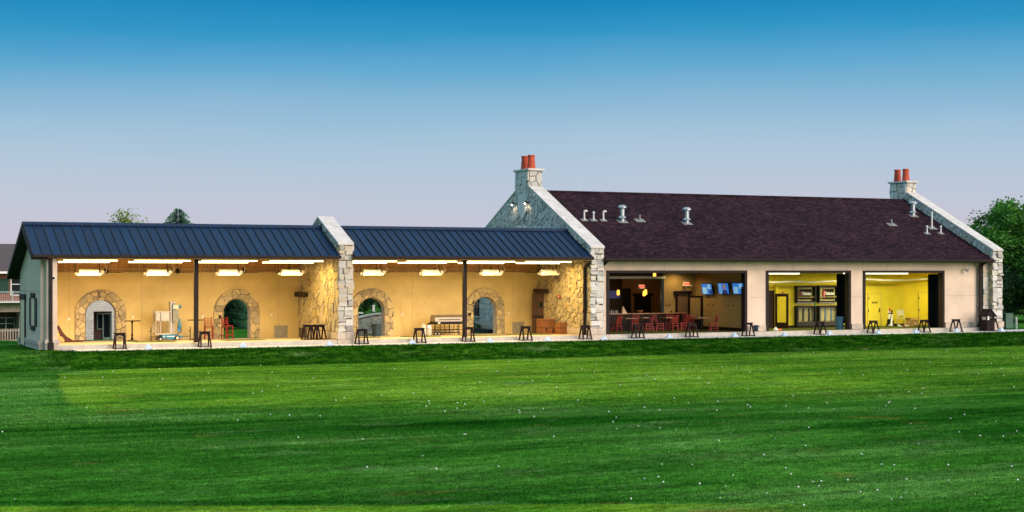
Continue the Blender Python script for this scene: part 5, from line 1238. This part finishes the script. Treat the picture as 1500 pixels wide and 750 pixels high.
for k, (x0, x1) in enumerate(((43.86, 45.28), (45.48, 46.92))):
    side = ('left', 'right')[k]
    for lvl, (za, zb) in (('upper', (1.66, 2.66)), ('lower', (.20, 1.46))):
        t = thing('display_case', 'black framed golf club display case on the yellow wall, %s %s of the four' % (lvl, side), 'display case', ((x0 + x1) / 2, YW - .01, za), 0, 'golf club display cases'); hw = (x1 - x0) / 2; h = zb - za
        mb = MB(); mb.box(-hw, -hw + .09, -.26, 0, 0, h); mb.box(hw - .09, hw, -.26, 0, 0, h); mb.box(-hw + .091, hw - .091, -.26, 0, 0, .09); mb.box(-hw + .091, hw - .091, -.26, 0, h - .09, h); mb.build('frame', M['black_metal'], t, bevel=.006)
        mb = MB(); mb.box(-hw + .091, hw - .091, -.02, -.002, .091, h - .091); mb.build('back_board', M['case_back'], t)
        if lvl == 'upper':
            mb = MB(); mb.box(-.36 + .1 * k, .46, -.10, -.03, .20, .80); sg = mb.build('sign_panel', M['sign_black'], t)
            text_mesh('Titleist', .26, Matrix.Translation((.05 + .05 * k, -.104, .52)) @ FRONT, 'script_lettering', M['white'], sg, shear=.35, bold=.006)
            mb = MB(); mb.box(-.40 + .1 * k, -.361 + .1 * k + (.06 if k else 0), -.12, -.101, .25, .72); mb.build('red_band', M['red'], sg)
            mb = MB(); mb.box(-hw + .1, hw - .1, -.22, -.03, .30, .33); mb.build('shelf', M['case_back'], t)
        else:
            mb = MB(); mb.box(-hw + .091, hw - .091, -.24, -.03, .091, .30); mb.build('grip_rail', M['grip'], t)
            mb = MB()
            for q in range(3): mb.box(-hw + .14 + q * .42, -hw + .27 + q * .42, -.06, -.021, .34, h - .15)
            mb.build('backing_panel', M['sign_black' if k == 0 else 'can_blue'], t)
            for q in range(12):
                x = -hw + .14 + q * (2 * hw - .28) / 11; loc = ((x0 + x1) / 2 + x, YW - .17, za + .12)
                lb = 'steel golf club standing head up in the lower %s display case' % side
                if cm_ is None:
                    cm_ = thing('golf_club', lb, 'golf club', loc, 0, 'golf clubs in the lower display cases')
                    mb = MB(); mb.tube((0, 0, .0), (0, 0, .26), .014, .012, 6); mb.build('club_grip', M['grip'], cm_); mb = MB(); mb.tube((0, 0, .26), (0, 0, 1.32), .008, .008, 6); mb.build('shaft', M['shaft'], cm_); mb = MB(); mb.prism([(0, 0), (.02, .09), (-.05, .08), (-.07, .0)], lambda u, v: (u, -.012, 1.30 + v), lambda u, v: (u, .012, 1.30 + v)); mb.build('club_head', M['galv'], cm_)
                else: dup(cm_, loc, 0, lb)
t = thing('banner_strip', 'narrow green banner between the display cases', 'banner', (45.38, YW - .06, 1.35)); mb = MB(); mb.box(-.05, .05, -.012, .012, 0, .98); mb.build('banner_sheet', mat('green_banner', (.05, .30, .02), .6), t); mb = MB(); mb.tube((-.06, 0, .99), (.06, 0, .99), .016); mb.build('top_rod', M['black_metal'], t)
t = thing('alarm_strobe', 'small red fire alarm on the yellow wall left of the display cases', 'fire alarm', (43.05, YW - .03, 2.22)); mb = MB(); mb.box(-.06, .06, -.03, .03, -.08, .08); mb.build('alarm_body', M['red'], t); mb = MB(); mb.box(-.03, .03, -.04, -.031, -.05, 0); mb.build('strobe_lens', M['white'], t)
# golf bag, chair, boxes
t = thing('golf_bag', 'white and black golf bag with red head covers standing on the yellow room floor', 'golf bag', (50.35, 3.7, .165)); t.rotation_euler = (R(-6), R(6), 0)
mb = MB(); mb.lathe([(.15, 0), (.16, .05), (.14, .3), (.135, .62), (.15, .80)], (0, 0, 0), 18); mb.build('bag_body', M['white'], t, smooth=True)
mb = MB(); mb.box(-.20, -.08, -.12, .08, .12, .42); mb.box(.04, .17, -.13, -.02, .10, .36); mb.prism([(-.2, .2), (-.12, .2), (-.03, .72), (-.07, .74)], lambda u, v: (u, -.165, v), lambda u, v: (u, -.14, v)); mb.build('pockets', M['black'], t, bevel=.02)
mb = MB(); mb.lathe([(.15, .74), (.155, .80), (.12, .80)], (0, 0, 0), 18); mb.build('top_collar', M['black'], t)
for k, (x, y, h, m_) in enumerate(((-.08, -.05, 1.05, 'red'), (-.02, .05, .98, 'red'), (.06, -.04, .92, 'black'), (.10, .04, .95, 'black'), (-.09, .05, .9, 'white'))):
    mb = MB(); mb.tube((x, y, .7), (x * 1.2, y, h - .08), .01); mb.lathe([(.02, -.12), (.05, -.02), (.045, .05), (.01, .09)], (x * 1.2, y, h), 10); mb.build('head_cover', M[m_], t)
M['cream'] = mat('cream_metal', (.70, .66, .46), .45, bmp=0)
t = thing('folding_chair', 'cream metal folding chair standing against the yellow wall', 'chair', (51.45, 4.05, .165), R(-30))
mb = MB(); mb.bar((-.2, .1, .46), (-.2, .22, .98), .03, .03); mb.bar((.2, .1, .46), (.2, .22, .98), .03, .03); mb.box(-.2, .2, .205, .225, .62, .99); mb.build('backrest', M['cream'], t, bevel=.01)
mb = MB(); mb.box(-.2, .2, -.22, .18, .44, .47); mb.build('seat', M['cream'], t)
for sx_ in (-1, 1):
    mb = MB(); mb.bar((sx_ * .21, .14, .6), (sx_ * .21, -.24, 0), .025, .025); mb.build('leg', M['cream'], t); mb = MB(); mb.bar((sx_ * .19, -.1, .46), (sx_ * .19, .28, 0), .025, .025); mb.build('leg', M['cream'], t)
def cbox(x, y, w_, d_, h, rz, label):
    t = thing('cardboard_box', label, 'box', (x, y, .165), rz, 'cardboard boxes in the yellow room'); mb = MB(); mb.box(-w_ / 2, w_ / 2, -d_ / 2, d_ / 2, 0, h); mb.build('carton', M['cardboard'], t)
    mb = MB()
    for s in (-1, 1): mb.obox(Matrix.Translation((s * (w_ / 2 + .06), 0, h + .045)) @ Matrix.Rotation(R(s * -35), 4, 'Y'), .16, d_, .008)
    mb.build('flap', M['cardboard'], t)
cbox(51.55, 3.3, .36, .32, .42, R(5), 'brown cardboard carton in front of the folding chair'); cbox(52.05, 3.55, .38, .34, .40, R(-12), 'brown open cardboard box on the right with a pale label')
mb = MB(); mb.box(-.09, .07, -.004, .004, .07, .24); o = mb.build('shipping_label', M['white'], None); o.parent = [q for q in bpy.data.objects if q.name.startswith('cardboard_box')][-1]; o.location = (0, -.175, 0)
t = thing('shoe_pair', 'pair of white and red golf shoes lying on the floor by the golf bag', 'shoes', (50.95, 3.2, .165))
for s in (-.16, .16):
    mb = MB(); mb.prism([(-.14, 0), (.14, 0), (.14, .05), (.03, .07), (-.06, .12), (-.14, .12)], lambda u, v: (u + s * 1.6, -.05, v), lambda u, v: (u + s * 1.6, .05, v)); mb.build('shoe', M['white'], t, bevel=.015)
mb = MB(); mb.box(-.06, .08, -.08, .0, .0, .06); mb.build('red_bag', M['red'], t)
t = thing('paper_pile', 'crumpled white paper and an orange cloth on the floor beside the open yellow room door', 'paper', (40.2, 1.2, .165)); mb = MB(); mb.lathe([(.17, 0), (.12, .08), (.03, .19)], (0, 0, 0), 6); mb.build('paper', M['white'], t); mb = MB(); mb.lathe([(.16, 0), (.13, .06), (.02, .09)], (.3, .05, 0), 6); mb.build('cloth', M['orange'], t)
t = thing('umbrella_bag', 'slim red and black bag leaning just inside the left jamb of the rightmost opening', 'bag', (46.05, 1.0, .165)); mb = MB(); mb.lathe([(.06, .42), (.08, .5), (.07, .72), (.02, .86)], (0, 0, 0), 10); mb.build('bag_top', M['black'], t); mb = MB(); mb.tube((0, 0, 0), (0, 0, .42), .03, .055); mb.build('bag_base', M['white'], t); mb = MB(); mb.tube((-.05, -.05, .4), (-.03, -.06, .78), .014); mb.build('strap', M['red'], t)
mb = MB(); mb.tube((50.98, YW - .05, .95), (50.98, YW, .95), .06, .06, 14); mb.build('wall_plate', M['white'], yw)

# ------------------------------------------------------------------ golf balls on the range
BALLS = [(-1.1,-9.2),(0.3,-9.7),(1.4,-6.3),(3.6,-5.2),(1.9,-13.1),(4.9,-8.5),(2.0,-19.0),(3.3,-20.6),(3.8,-20.0),(7.5,-9.0),(8.2,-4.5),(4.8,-18.6),(7.2,-15.4),(5.2,-23.8),(1.8,-27.6),(2.3,-27.9),(3.0,-28.7),(0.4,-29.0),(-2.8,-23.0),(-6.3,-30.0),(-7.8,-42.8),(0.2,-35.3),(11.8,-6.4),(13.0,-9.1),(15.6,-8.6),(5.7,-23.2),(7.2,-22.8),(8.5,-22.5),(8.0,-25.1),(7.2,-26.8),(7.7,-25.9),(7.0,-28.8),(8.6,-26.1),(7.8,-27.9),(8.6,-26.7),(9.6,-26.0),(12.3,-19.7),(15.8,-13.7),(19.7,-6.6),(20.9,-5.8),(14.3,-20.1),(11.6,-23.8),(9.2,-29.5),(8.9,-30.2),(10.2,-29.2),(8.5,-32.0),(16.3,-17.5),(14.1,-22.5),(12.7,-26.8),(22.8,-5.7),(20.4,-12.6),(23.0,-9.1),(18.7,-16.9),(16.7,-22.6),(26.7,-6.3),(19.8,-19.2),(19.0,-21.2),(15.5,-26.1),(16.1,-27.4),(4.3,-36.4),(4.3,-36.5),(3.3,-36.4),(1.5,-36.5),(6.1,-38.0),(-0.2,-41.4),(1.1,-42.2),(1.6,-40.2),(11.4,-31.3),(10.6,-33.2),(9.6,-34.8),(8.6,-36.8),(9.5,-36.4),(9.7,-37.2),(9.9,-37.7),(13.2,-31.3),(13.3,-30.2),(6.0,-43.5),(4.6,-45.9),(4.9,-45.2),(4.5,-45.3),(2.7,-47.9),(2.5,-42.4),(23.3,-16.3),(21.0,-21.2),(20.1,-23.3),(26.2,-14.8),(26.5,-15.5),(33.9,-5.6),(24.5,-19.5),(26.2,-17.9),(20.3,-25.6),(15.5,-29.3),(16.7,-29.2),(16.8,-30.8),(16.3,-31.7),(14.6,-32.4),(34.4,-7.8),(20.3,-28.4),(17.6,-31.8),(16.4,-34.2),(37.1,-6.6),(19.5,-31.4),(18.2,-33.5),(17.6,-33.0),(29.1,-19.5),(27.5,-21.5),(41.8,-4.1),(27.9,-22.5),(23.1,-29.6),(21.3,-32.3),(21.6,-32.0),(20.4,-33.3),(35.1,-16.2),(31.2,-21.2),(25.1,-28.7),(26.5,-27.8),(25.1,-29.4),(37.1,-15.6),(44.9,-7.7),(47.0,-6.6),(45.8,-9.3),(38.0,-18.7),(35.6,-22.0),(33.1,-24.8),(30.2,-28.5),(44.8,-12.8),(44.5,-13.4),(32.7,-23.8),(46.3,-9.0),(22.6,-33.8),(20.4,-34.7),(20.0,-37.4),(18.7,-38.3),(19.2,-39.6),(18.0,-41.7),(16.8,-42.5),(16.4,-41.3),(16.3,-42.2),(13.8,-42.8),(16.7,-39.0),(10.7,-39.1),(9.5,-40.4),(11.0,-40.7),(13.8,-37.0),(13.4,-38.8),(14.9,-37.5),(10.9,-42.1),(9.0,-43.1),(8.3,-42.1),(8.2,-45.1),(7.7,-46.0),(6.5,-45.6),(5.1,-46.5),(5.4,-47.0),(6.6,-47.8),(7.1,-47.8),(7.2,-49.0),(7.7,-48.9),(7.4,-47.2),(7.6,-47.2),(8.2,-47.3),(10.7,-45.7),(9.4,-47.7),(7.9,-49.5),(7.3,-50.1),(7.0,-50.2),(11.8,-46.2),(12.9,-47.0),(11.3,-48.9),(10.0,-48.3),(10.5,-45.5),(5.5,-48.3),(5.1,-49.7),(4.3,-48.5),(5.0,-50.2),(10.3,-37.6),(6.6,-43.8),(11.2,-43.9)]
mb = MB(); mb.sphere((0, 0, 0), .0200, 14, 10); b0 = None
for k, (x, y) in enumerate(BALLS):
    if y > -4.8 and x > .5: y = -4.9
    if k == 0: rr = random.Random(17)
    if b0 is None: b0 = mb.build('golf_ball', M['ball'], None, smooth=True); o = b0
    else: o = b0.copy(); C.objects.link(o)
    o.location = (x, y, gz(x, y) + rr.choice((.012, .006, .000, -.006) if y < -33 else (.028, .024, .018))); tag(o, 'white golf ball lying on the mown grass of the range', 'golf ball', 'golf balls scattered over the range')

# ------------------------------------------------------------------ brick house behind the left end
hb = thing('brick_house', 'brick house with grey roof and white balcony railing behind the left end of the shelter', 'house', (6, 52, -1.8), world=True)
Y0 = 49.0
mb = MB(); mb.box(-14, 15.5, Y0 + .0, Y0 + 9, 1.30, 3.45); mb.build('upper_wall', M['brick'], hb)
mb = MB(); mb.box(-14, 10.25, Y0 - .05, Y0 + 9, .50, 1.29); mb.box(-14, -6, Y0, Y0 + 9, -1.9, .499); mb.box(5.7, 10.25, Y0 + .6, Y0 + 9, -1.9, .499); lw = mb.build('block_wall', M['cmu'], hb)
mb = MB(); mb.box(-6, 5.7, Y0 + 2.2, Y0 + 2.4, -1.9, .499); mb.build('porch_back_wall', M['brick_dark'], hb)
mb = MB(); mb.prism([(Y0 - .7, 3.5), (Y0 + 4.6, 5.65), (Y0 + 9.7, 3.5), (Y0 + 9.7, 3.35), (Y0 - .7, 3.35)], lambda u, v: (-14.5, u, v), lambda u, v: (16, u, v)); r_ = mb.build('roof', M['grey_shingle'], hb)
mb = MB(); mb.box(-14.5, 16, Y0 - .82, Y0 - .703, 3.36, 3.52); mb.build('gutter', M['white'], r_)
mb = MB(); mb.box(1.0, 4.86, Y0 - .09, Y0 - .001, 1.9, 3.02); mb.build('awning_panel', M['green_panel'], hb)
def hwin(x0, x1, za, zb, y=Y0, mull=(0.5,), m='white'):
    f = MB(); t_ = .07; f.box(x0, x0 + t_, y - .07, y - .001, za, zb); f.box(x1 - t_, x1, y - .07, y - .001, za, zb); f.box(x0 + t_, x1 - t_, y - .07, y - .001, za, za + t_); f.box(x0 + t_, x1 - t_, y - .07, y - .001, zb - t_, zb)
    for q in mull: f.box(x0 + (x1 - x0) * q - .03, x0 + (x1 - x0) * q + .03, y - .065, y - .001, za + t_, zb - t_)
    f.box(x0 + t_, x1 - t_, y - .06, y - .002, zb - .5, zb - .45)
    w_ = f.build('window', M[m], hb); f = MB(); f.box(x0 + t_, x1 - t_, y - .03, y - .003, za + t_, zb - t_); f.build('pane', M['glass_dark'], w_)
hwin(4.98, 6.4, 1.72, 3.04); hwin(8.0, 9.4, 1.72, 3.04); hwin(-1.5, .2, 1.72, 3.04)
hwin(4.3, 5.6, -.95, .05, Y0 + 2.2, (.5,), 'cast_grey')
mb = MB(); mb.box(-14, 10.2, Y0 - 1.3, Y0 - .06, 1.22, 1.30); bc = mb.build('balcony', M['white'], hb)
mb = MB(); mb.box(-14, 10.2, Y0 - 1.3, Y0 - 1.25, 1.98, 2.04); mb.box(-14, 10.2, Y0 - 1.3, Y0 - 1.25, 1.36, 1.40)
for k in range(160): x = -10 + k * .125; mb.box(x - .012, x + .012, Y0 - 1.285, Y0 - 1.265, 1.401, 1.979)
for x in (-5, -2.6, -.2, 2.2, 4.95, 7.5, 10): mb.box(x - .05, x + .05, Y0 - 1.32, Y0 - 1.24, 1.3, 2.1)
mb.build('balcony_railing', M['cast_grey'], bc)
# portal seen through the first arch
mb = MB(); yy = Y0 - .6
mb.box(10.30, 10.96, yy, yy + .6, -1.9, 1.6); mb.box(12.32, 13.4, yy, yy + .6, -1.9, 1.6); mb.box(10.96, 12.32, yy, yy + .6, .49, 1.6); mb.build('entrance_portal', M['portal'], hb)
mb = MB(); mb.box(10.3, 13.4, yy - .1, yy + .65, 1.603, 1.75); mb.build('portal_cap', M['grey_panel'], hb)
mb = MB(); mb.box(10.3, 13.4, Y0 + 2.2, Y0 + 2.4, -1.9, 1.29); mb.build('portal_back_wall', M['brick_dark'], hb)
f = MB(); f.box(11.72, 11.80, Y0 + 2.08, Y0 + 2.199, -.9, .28); f.box(12.15, 12.25, Y0 + 2.08, Y0 + 2.199, -1.8, .28); f.box(12.72, 12.80, Y0 + 2.08, Y0 + 2.199, -1.8, .28); f.box(11.8, 12.8, Y0 + 2.09, Y0 + 2.198, .2, .28); f.box(11.72, 12.15, Y0 + 2.09, Y0 + 2.198, -.98, -.9); f.box(12.25, 12.72, Y0 + 2.09, Y0 + 2.198, -1.8, -1.6)
d = f.build('door', M['cast_grey'], hb); f = MB(); f.box(11.8, 12.15, Y0 + 2.12, Y0 + 2.198, -.9, .2); f.box(12.25, 12.72, Y0 + 2.12, Y0 + 2.198, -1.6, .2); f.build('door_glass', M['glass_dark'], d)
t = thing('picket_fence', 'pale slatted railing fence below the balcony of the brick house', 'fence', (2, Y0 - .8, -1.85)); mb = MB()
for k in range(70): mb.box(-8 + k * .19, -8 + k * .19 + .07, -.02, .02, .05, 1.15)
mb.build('pickets', M['cmu'], t); mb = MB(); mb.box(-8, 5.3, .021, .06, .95, 1.05); mb.box(-8, 5.3, .021, .06, .2, .3); mb.build('rails', M['cmu'], t)

# ------------------------------------------------------------------ behind the third arch: curved stone wall, cart roof, sign
t = thing('curved_stone_wall', 'low curved grey stone garden wall seen through the third arch', 'wall', (19.4, 11.2, -.1), world=True)
mb = MB(); rr = random.Random(8)
def cw(u, v, h): a = (u - 19.4); return (u, 10.6 + .18 * a * a - h, v)
def ctop(u): return .55 + .52 * max(0, 1 - ((u - 20.0) / 2.2) ** 2)
for c in cells([(17.4, -.1), (22.4, -.1), (22.4, 1.05), (17.4, 1.05)], .17, rr, 1.3):
    c2 = [(u, min(v, ctop(u) - .06)) for u, v in c]
    if max(p[1] for p in c2) - min(p[1] for p in c2) > .06: lay(mb, [c2], cw, rr, gap=.008, hmin=.01, hmax=.04)
mb.mi = 1
n = 20
for k in range(n):
    a, b = 17.4 + 5 * k / n, 17.4 + 5 * (k + 1) / n
    p0, p1 = cw(a, 0, 0), cw(b, 0, 0)
    mb.add([(p0[0], p0[1], -.1), (p1[0], p1[1], -.1), (p1[0], p1[1], ctop(b)), (p0[0], p0[1], ctop(a)), (p0[0], p0[1] + .35, -.1), (p1[0], p1[1] + .35, -.1), (p1[0], p1[1] + .35, ctop(b)), (p0[0], p0[1] + .35, ctop(a))], [(0, 1, 2, 3), (4, 7, 6, 5), (3, 2, 6, 7)])
mb.build('stone_face', [M['stone_white'], M['mortar']], t)
mb = MB()
for k in range(n):
    a, b = 17.4 + 5 * k / n, 17.4 + 5 * (k + 1) / n - .01
    p0, p1 = cw(a, 0, 0), cw(b, 0, 0); za, zb = ctop(a) + .003, ctop(b) + .003
    mb.add([(p0[0], p0[1] - .07, za), (p1[0], p1[1] - .07, zb), (p1[0], p1[1] + .42, zb), (p0[0], p0[1] + .42, za), (p0[0], p0[1] - .07, za + .09), (p1[0], p1[1] - .07, zb + .09), (p1[0], p1[1] + .42, zb + .09), (p0[0], p0[1] + .42, za + .09)], [(0, 3, 2, 1), (4, 5, 6, 7), (0, 1, 5, 4), (1, 2, 6, 5), (2, 3, 7, 6), (3, 0, 4, 7)])
mb.build('wall_cap', M['coping'], t)
t = thing('road_sign', 'white rectangular sign on a green post behind the curved stone wall', 'sign', (21.4, 16, -.1)); mb = MB(); mb.tube((0, 0, 0), (0, 0, 1.7), .03); mb.build('sign_post', M['green_box'], t); mb = MB(); mb.box(-.08, .08, -.045, -.031, 1.2, 1.60); mb.build('sign_plate', M['white'], t, bevel=.004)
t = thing('golf_cart', 'golf cart with a white roof parked behind the curved stone wall', 'golf cart', (20.6, 18.5, -.1), R(8))
mb = MB(); mb.box(-1.0, .85, -.6, .6, 1.02, 1.10); mb.build('cart_roof', M['white'], t, bevel=.03); mb = MB()
for x in (-.85, .7):
    for y in (-.52, .52): mb.bar((x, y, .5), (x * .95, y, 1.02), .04, .04)
mb.build('roof_post', M['black_metal'], t); mb = MB(); mb.box(-1.1, .2, -.58, .58, .22, .55); mb.prism([(.2, .22), (1.15, .22), (1.1, .42), (.75, .6), (.2, .3)], lambda u, v: (u, -.56, v), lambda u, v: (u, .56, v)); mb.build('cart_body', M['cream'], t, bevel=.04)
mb = MB(); mb.box(-.5, .0, -.5, .5, .551, .68); mb.box(-.6, -.501, -.5, .5, .551, .9); mb.build('seat', M['black'], t)
for x in (-.75, .75):
    for y in (-.56, .56): mb = MB(); mb.tube((x, y - .07, .2), (x, y + .07, .2), .2, .2, 16); mb.build('wheel', M['black'], t)
# planting bed at the gable window
mb = MB(); mb.box(26.5, 27.3, 10.5, 15.5, -.2, .10); o = mb.build('planting_bed', M['mulch']); o['kind'] = 'structure'

# ------------------------------------------------------------------ trees
def leaves(mb, c, n, sz, spread, rng, flat=.6):
    for _ in range(n):
        d = Vector((rng.gauss(0, 1), rng.gauss(0, 1), rng.gauss(0, .8))); d *= spread / 1.7
        p = Vector(c) + d
        q = Matrix.Rotation(rng.uniform(0, 6.3), 4, 'Z') @ Matrix.Rotation(rng.gauss(0, flat), 4, 'X') @ Matrix.Rotation(rng.gauss(0, flat), 4, 'Y')
        s = sz * rng.uniform(.6, 1.3)
        mb.add([p + q @ Vector(v) for v in ((-s * .5, 0, 0), (-s * .1, -s * .33, .03), (s * .55, 0, -.02), (-s * .1, s * .33, .03))], [(0, 1, 2, 3)])
def broad_tree(name, label, loc, h, cr, mt, seed, group=None, crown_base=.3, clumps=70, per=60, lsz=.22, csp=.55, shape=1.0, lump=.2):
    rng = random.Random(seed); t = thing(name, label, 'tree', loc, 0, group)
    tr = MB(); lf = MB()
    th = h * (crown_base + .15); tr.tube((0, 0, -.3), (.05, .02, th), h * .028, h * .018, 10)
    cz_ = h * (crown_base + (1 - crown_base) * .5); rz2 = h * (1 - crown_base) * .5
    for k in range(clumps):
        while True:
            v = Vector((rng.uniform(-1, 1), rng.uniform(-1, 1), rng.uniform(-1, 1)))
            if .25 < v.length < 1: break
        v *= (.55 + .45 * rng.random()) / max(.5, v.length) * min(1, v.length + .25)
        w_ = 1 - .25 * max(0, v.z) ** 2 * shape
        bump_ = 1 + lump * mnoise.noise(v * 2.3 + Vector((seed, 0, 0)))
        c = Vector((v.x * cr * w_ * bump_, v.y * cr * w_ * bump_, cz_ + v.z * rz2 * bump_))
        leaves(lf, c, per, lsz, csp * rng.uniform(.7, 1.3), rng)
        b = Vector((0, 0, th * rng.uniform(.6, 1.0))); m_ = b.lerp(c, .5) + Vector((0, 0, .1 * h * rng.random()))
        r = h * .008
        if k % 2 == 0: tr.tube(b, m_, r * 1.6, r, 6, False); tr.tube(m_, c, r, r * .3, 5, False)
    tr.build('trunk', M['trunk'], t, recalc=False); lf.build('crown', M[mt], t, recalc=False)
    return t
def conifer(name, label, loc, h, r, mt, seed, group=None, z0=.04, narrow=1.0, dens=1.0):
    rng = random.Random(seed); t = thing(name, label, 'conifer', loc, 0, group); tr = MB(); lf = MB()
    tr.tube((0, 0, -.3), (0, 0, h * .97), h * .02, .01, 8)
    n = int(h * 5.5 * dens)
    for k in range(n):
        f = k / n; z = h * (z0 + (1 - z0) * f); L = r * (1 - f) ** narrow * rng.uniform(.85, 1.1) + .05
        nb = 9 if f < .7 else 6
        for b in range(nb):
            a = 2 * math.pi * (b + rng.random()) / nb + k; l = L * rng.uniform(.75, 1.1)
            d = Vector((math.cos(a), math.sin(a), 0)); m = max(3, int(l / .14))
            tr.tube((0, 0, z), d * l * .8 + Vector((0, 0, z - .12 * l)), .02, .006, 4, False)
            for q in range(m):
                g = (q + .6) / m; p = d * (l * g) + Vector((0, 0, z - .22 * l * g * g + rng.gauss(0, .03)))
                wd = .20 * (1.25 - g) + .05
                for s in (-1, 1):
                    e = Vector((-d.y, d.x, 0)) * s; o1 = p + e * wd * rng.uniform(.6, 1.1) + d * .12 - Vector((0, 0, .06 * rng.random()))
                    lf.add([p - d * .06, p + d * .10, o1 + d * .04, o1 - d * .05], [(0, 1, 2, 3)])
                lf.add([p - Vector((0, 0, .05)), p + d * .16 + Vector((0, 0, .02)), p + d * .1 + Vector((0, 0, .10)), p + Vector((0, 0, .07))], [(0, 1, 2, 3)])
    tr.build('trunk', M['trunk'], t, recalc=False); lf.build('crown', M[mt], t, recalc=False); return t
gb = 'trees beyond the buildings'
broad_tree('maple_tree', 'tall full green maple rising behind the right stone pier', (71.4, 16.1, -.1), 8.9, 3.6, 'maple', 4, gb, .06, 330, 130, .24, .50, lump=.45)
broad_tree('maple_tree', 'brighter green maple cut off by the right edge of the picture', (69.9, 9.2, -.1), 7.2, 2.6, 'maple_light', 6, gb, .1, 90, 80, .24, .5, lump=.4)
broad_tree('maple_tree', 'dark green tree standing deep behind the two maples on the right', (88, 22, -.1), 8.3, 4.0, 'maple', 7, gb, .05, 100, 80, .28, .7)
broad_tree('shrub', 'dark leafy shrub low behind the green utility box', (67.5, 13.5, -.1), 4.2, 2.6, 'dark_leaf', 8, gb, .0, 70, 80, .22, .5)
broad_tree('shrub', 'dark leafy shrub at the right edge behind the grey bollard', (71.5, 12.5, -.1), 4.0, 2.4, 'dark_leaf', 9, gb, .0, 60, 80, .22, .5)
broad_tree('maple_tree', 'distant tree whose top sprig shows above the right coping', (83.5, 35.4, -.1), 8.5, .9, 'maple', 10, gb, .3, 16, 40, .25, .4)
broad_tree('young_tree', 'pale thin-leaved tree top showing above the metal roof on the left', (17.6, 66.8, gz(17.6, 66.8)), 7.9 - gz(17.6, 66.8), 3.8, 'thin_leaf', 12, gb, .35, 190, 110, .23, .55, lump=.5)
conifer('spruce_tree', 'dark spruce tip showing above the metal roof beside the pale tree', (21.4, 64.9, gz(21.4, 64.9)), 9.1 - gz(21.4, 64.9), 5.2, 'spruce', 13, gb, dens=1.2, narrow=.70)
conifer('spruce_tree', 'blue-green spruce filling the left half of the second arch', (14.6, 23.8, -.1), 5.4, 1.75, 'spruce', 14, gb, dens=1.3)
conifer('cedar_tree', 'bright green narrow cedar behind the spruce in the second arch', (22.1, 47.9, -.1), 5.6, 1.3, 'cedar', 15, gb, narrow=.6, dens=1.2)
for k, (x, y, hh, r_, l) in enumerate(((26.6, 41, 5.0, 3.2, 'left'), (30.5, 46, 5.2, 3.4, 'middle'), (34.8, 50, 5.2, 3.4, 'right'), (31.5, 72, 5.6, 4.5, 'far'))):
    broad_tree('oak_tree', 'dark green tree seen through the third arch, the %s one of the group' % l if l != 'far' else 'far dark tree between the conifers of the second arch', (x, y, -.1), hh, r_, 'dark_leaf', 30 + k, gb, .02, 70, 60, .32, .7)
for k, (y, s, l) in enumerate(((14.3, .35, 'left'), (13.7, .42, 'middle'), (12.9, .28, 'right'))):
    rng = random.Random(60 + k); t = thing('bed_plant', 'small green plant in the bed below the gable window, %s one of three' % l, 'plant', (26.95, y, .10), 0, 'plants in the gable bed')
    lf = MB(); leaves(lf, (0, 0, s * .45), 90, .10, s * .45, rng, 1.0); lf.build('foliage', M['flower'], t, recalc=False)
    st = MB(); st.tube((0, 0, -.02), (0, 0, s * .5), .012, .006, 6); st.build('stem', M['trunk'], t)
for k, (x, y, s, l) in enumerate(((-2.6, 5.5, .5, 'nearest the end wall'), (-3.6, 6.5, .55, 'at the far left'))):
    rng = random.Random(80 + k); t = thing('ground_shrub', 'low green plant beside the left end wall, ' + l, 'plant', (x, y, gz(x, y)), 0, 'low plants left of the shelter')
    lf = MB(); leaves(lf, (0, 0, .14), 160, .10, s * .6, rng, 1.0); lf.build('foliage', M['flower'], t, recalc=False); st = MB(); st.tube((0, 0, -.05), (0, 0, .2), .014, .006, 6); st.build('stem', M['trunk'], t)
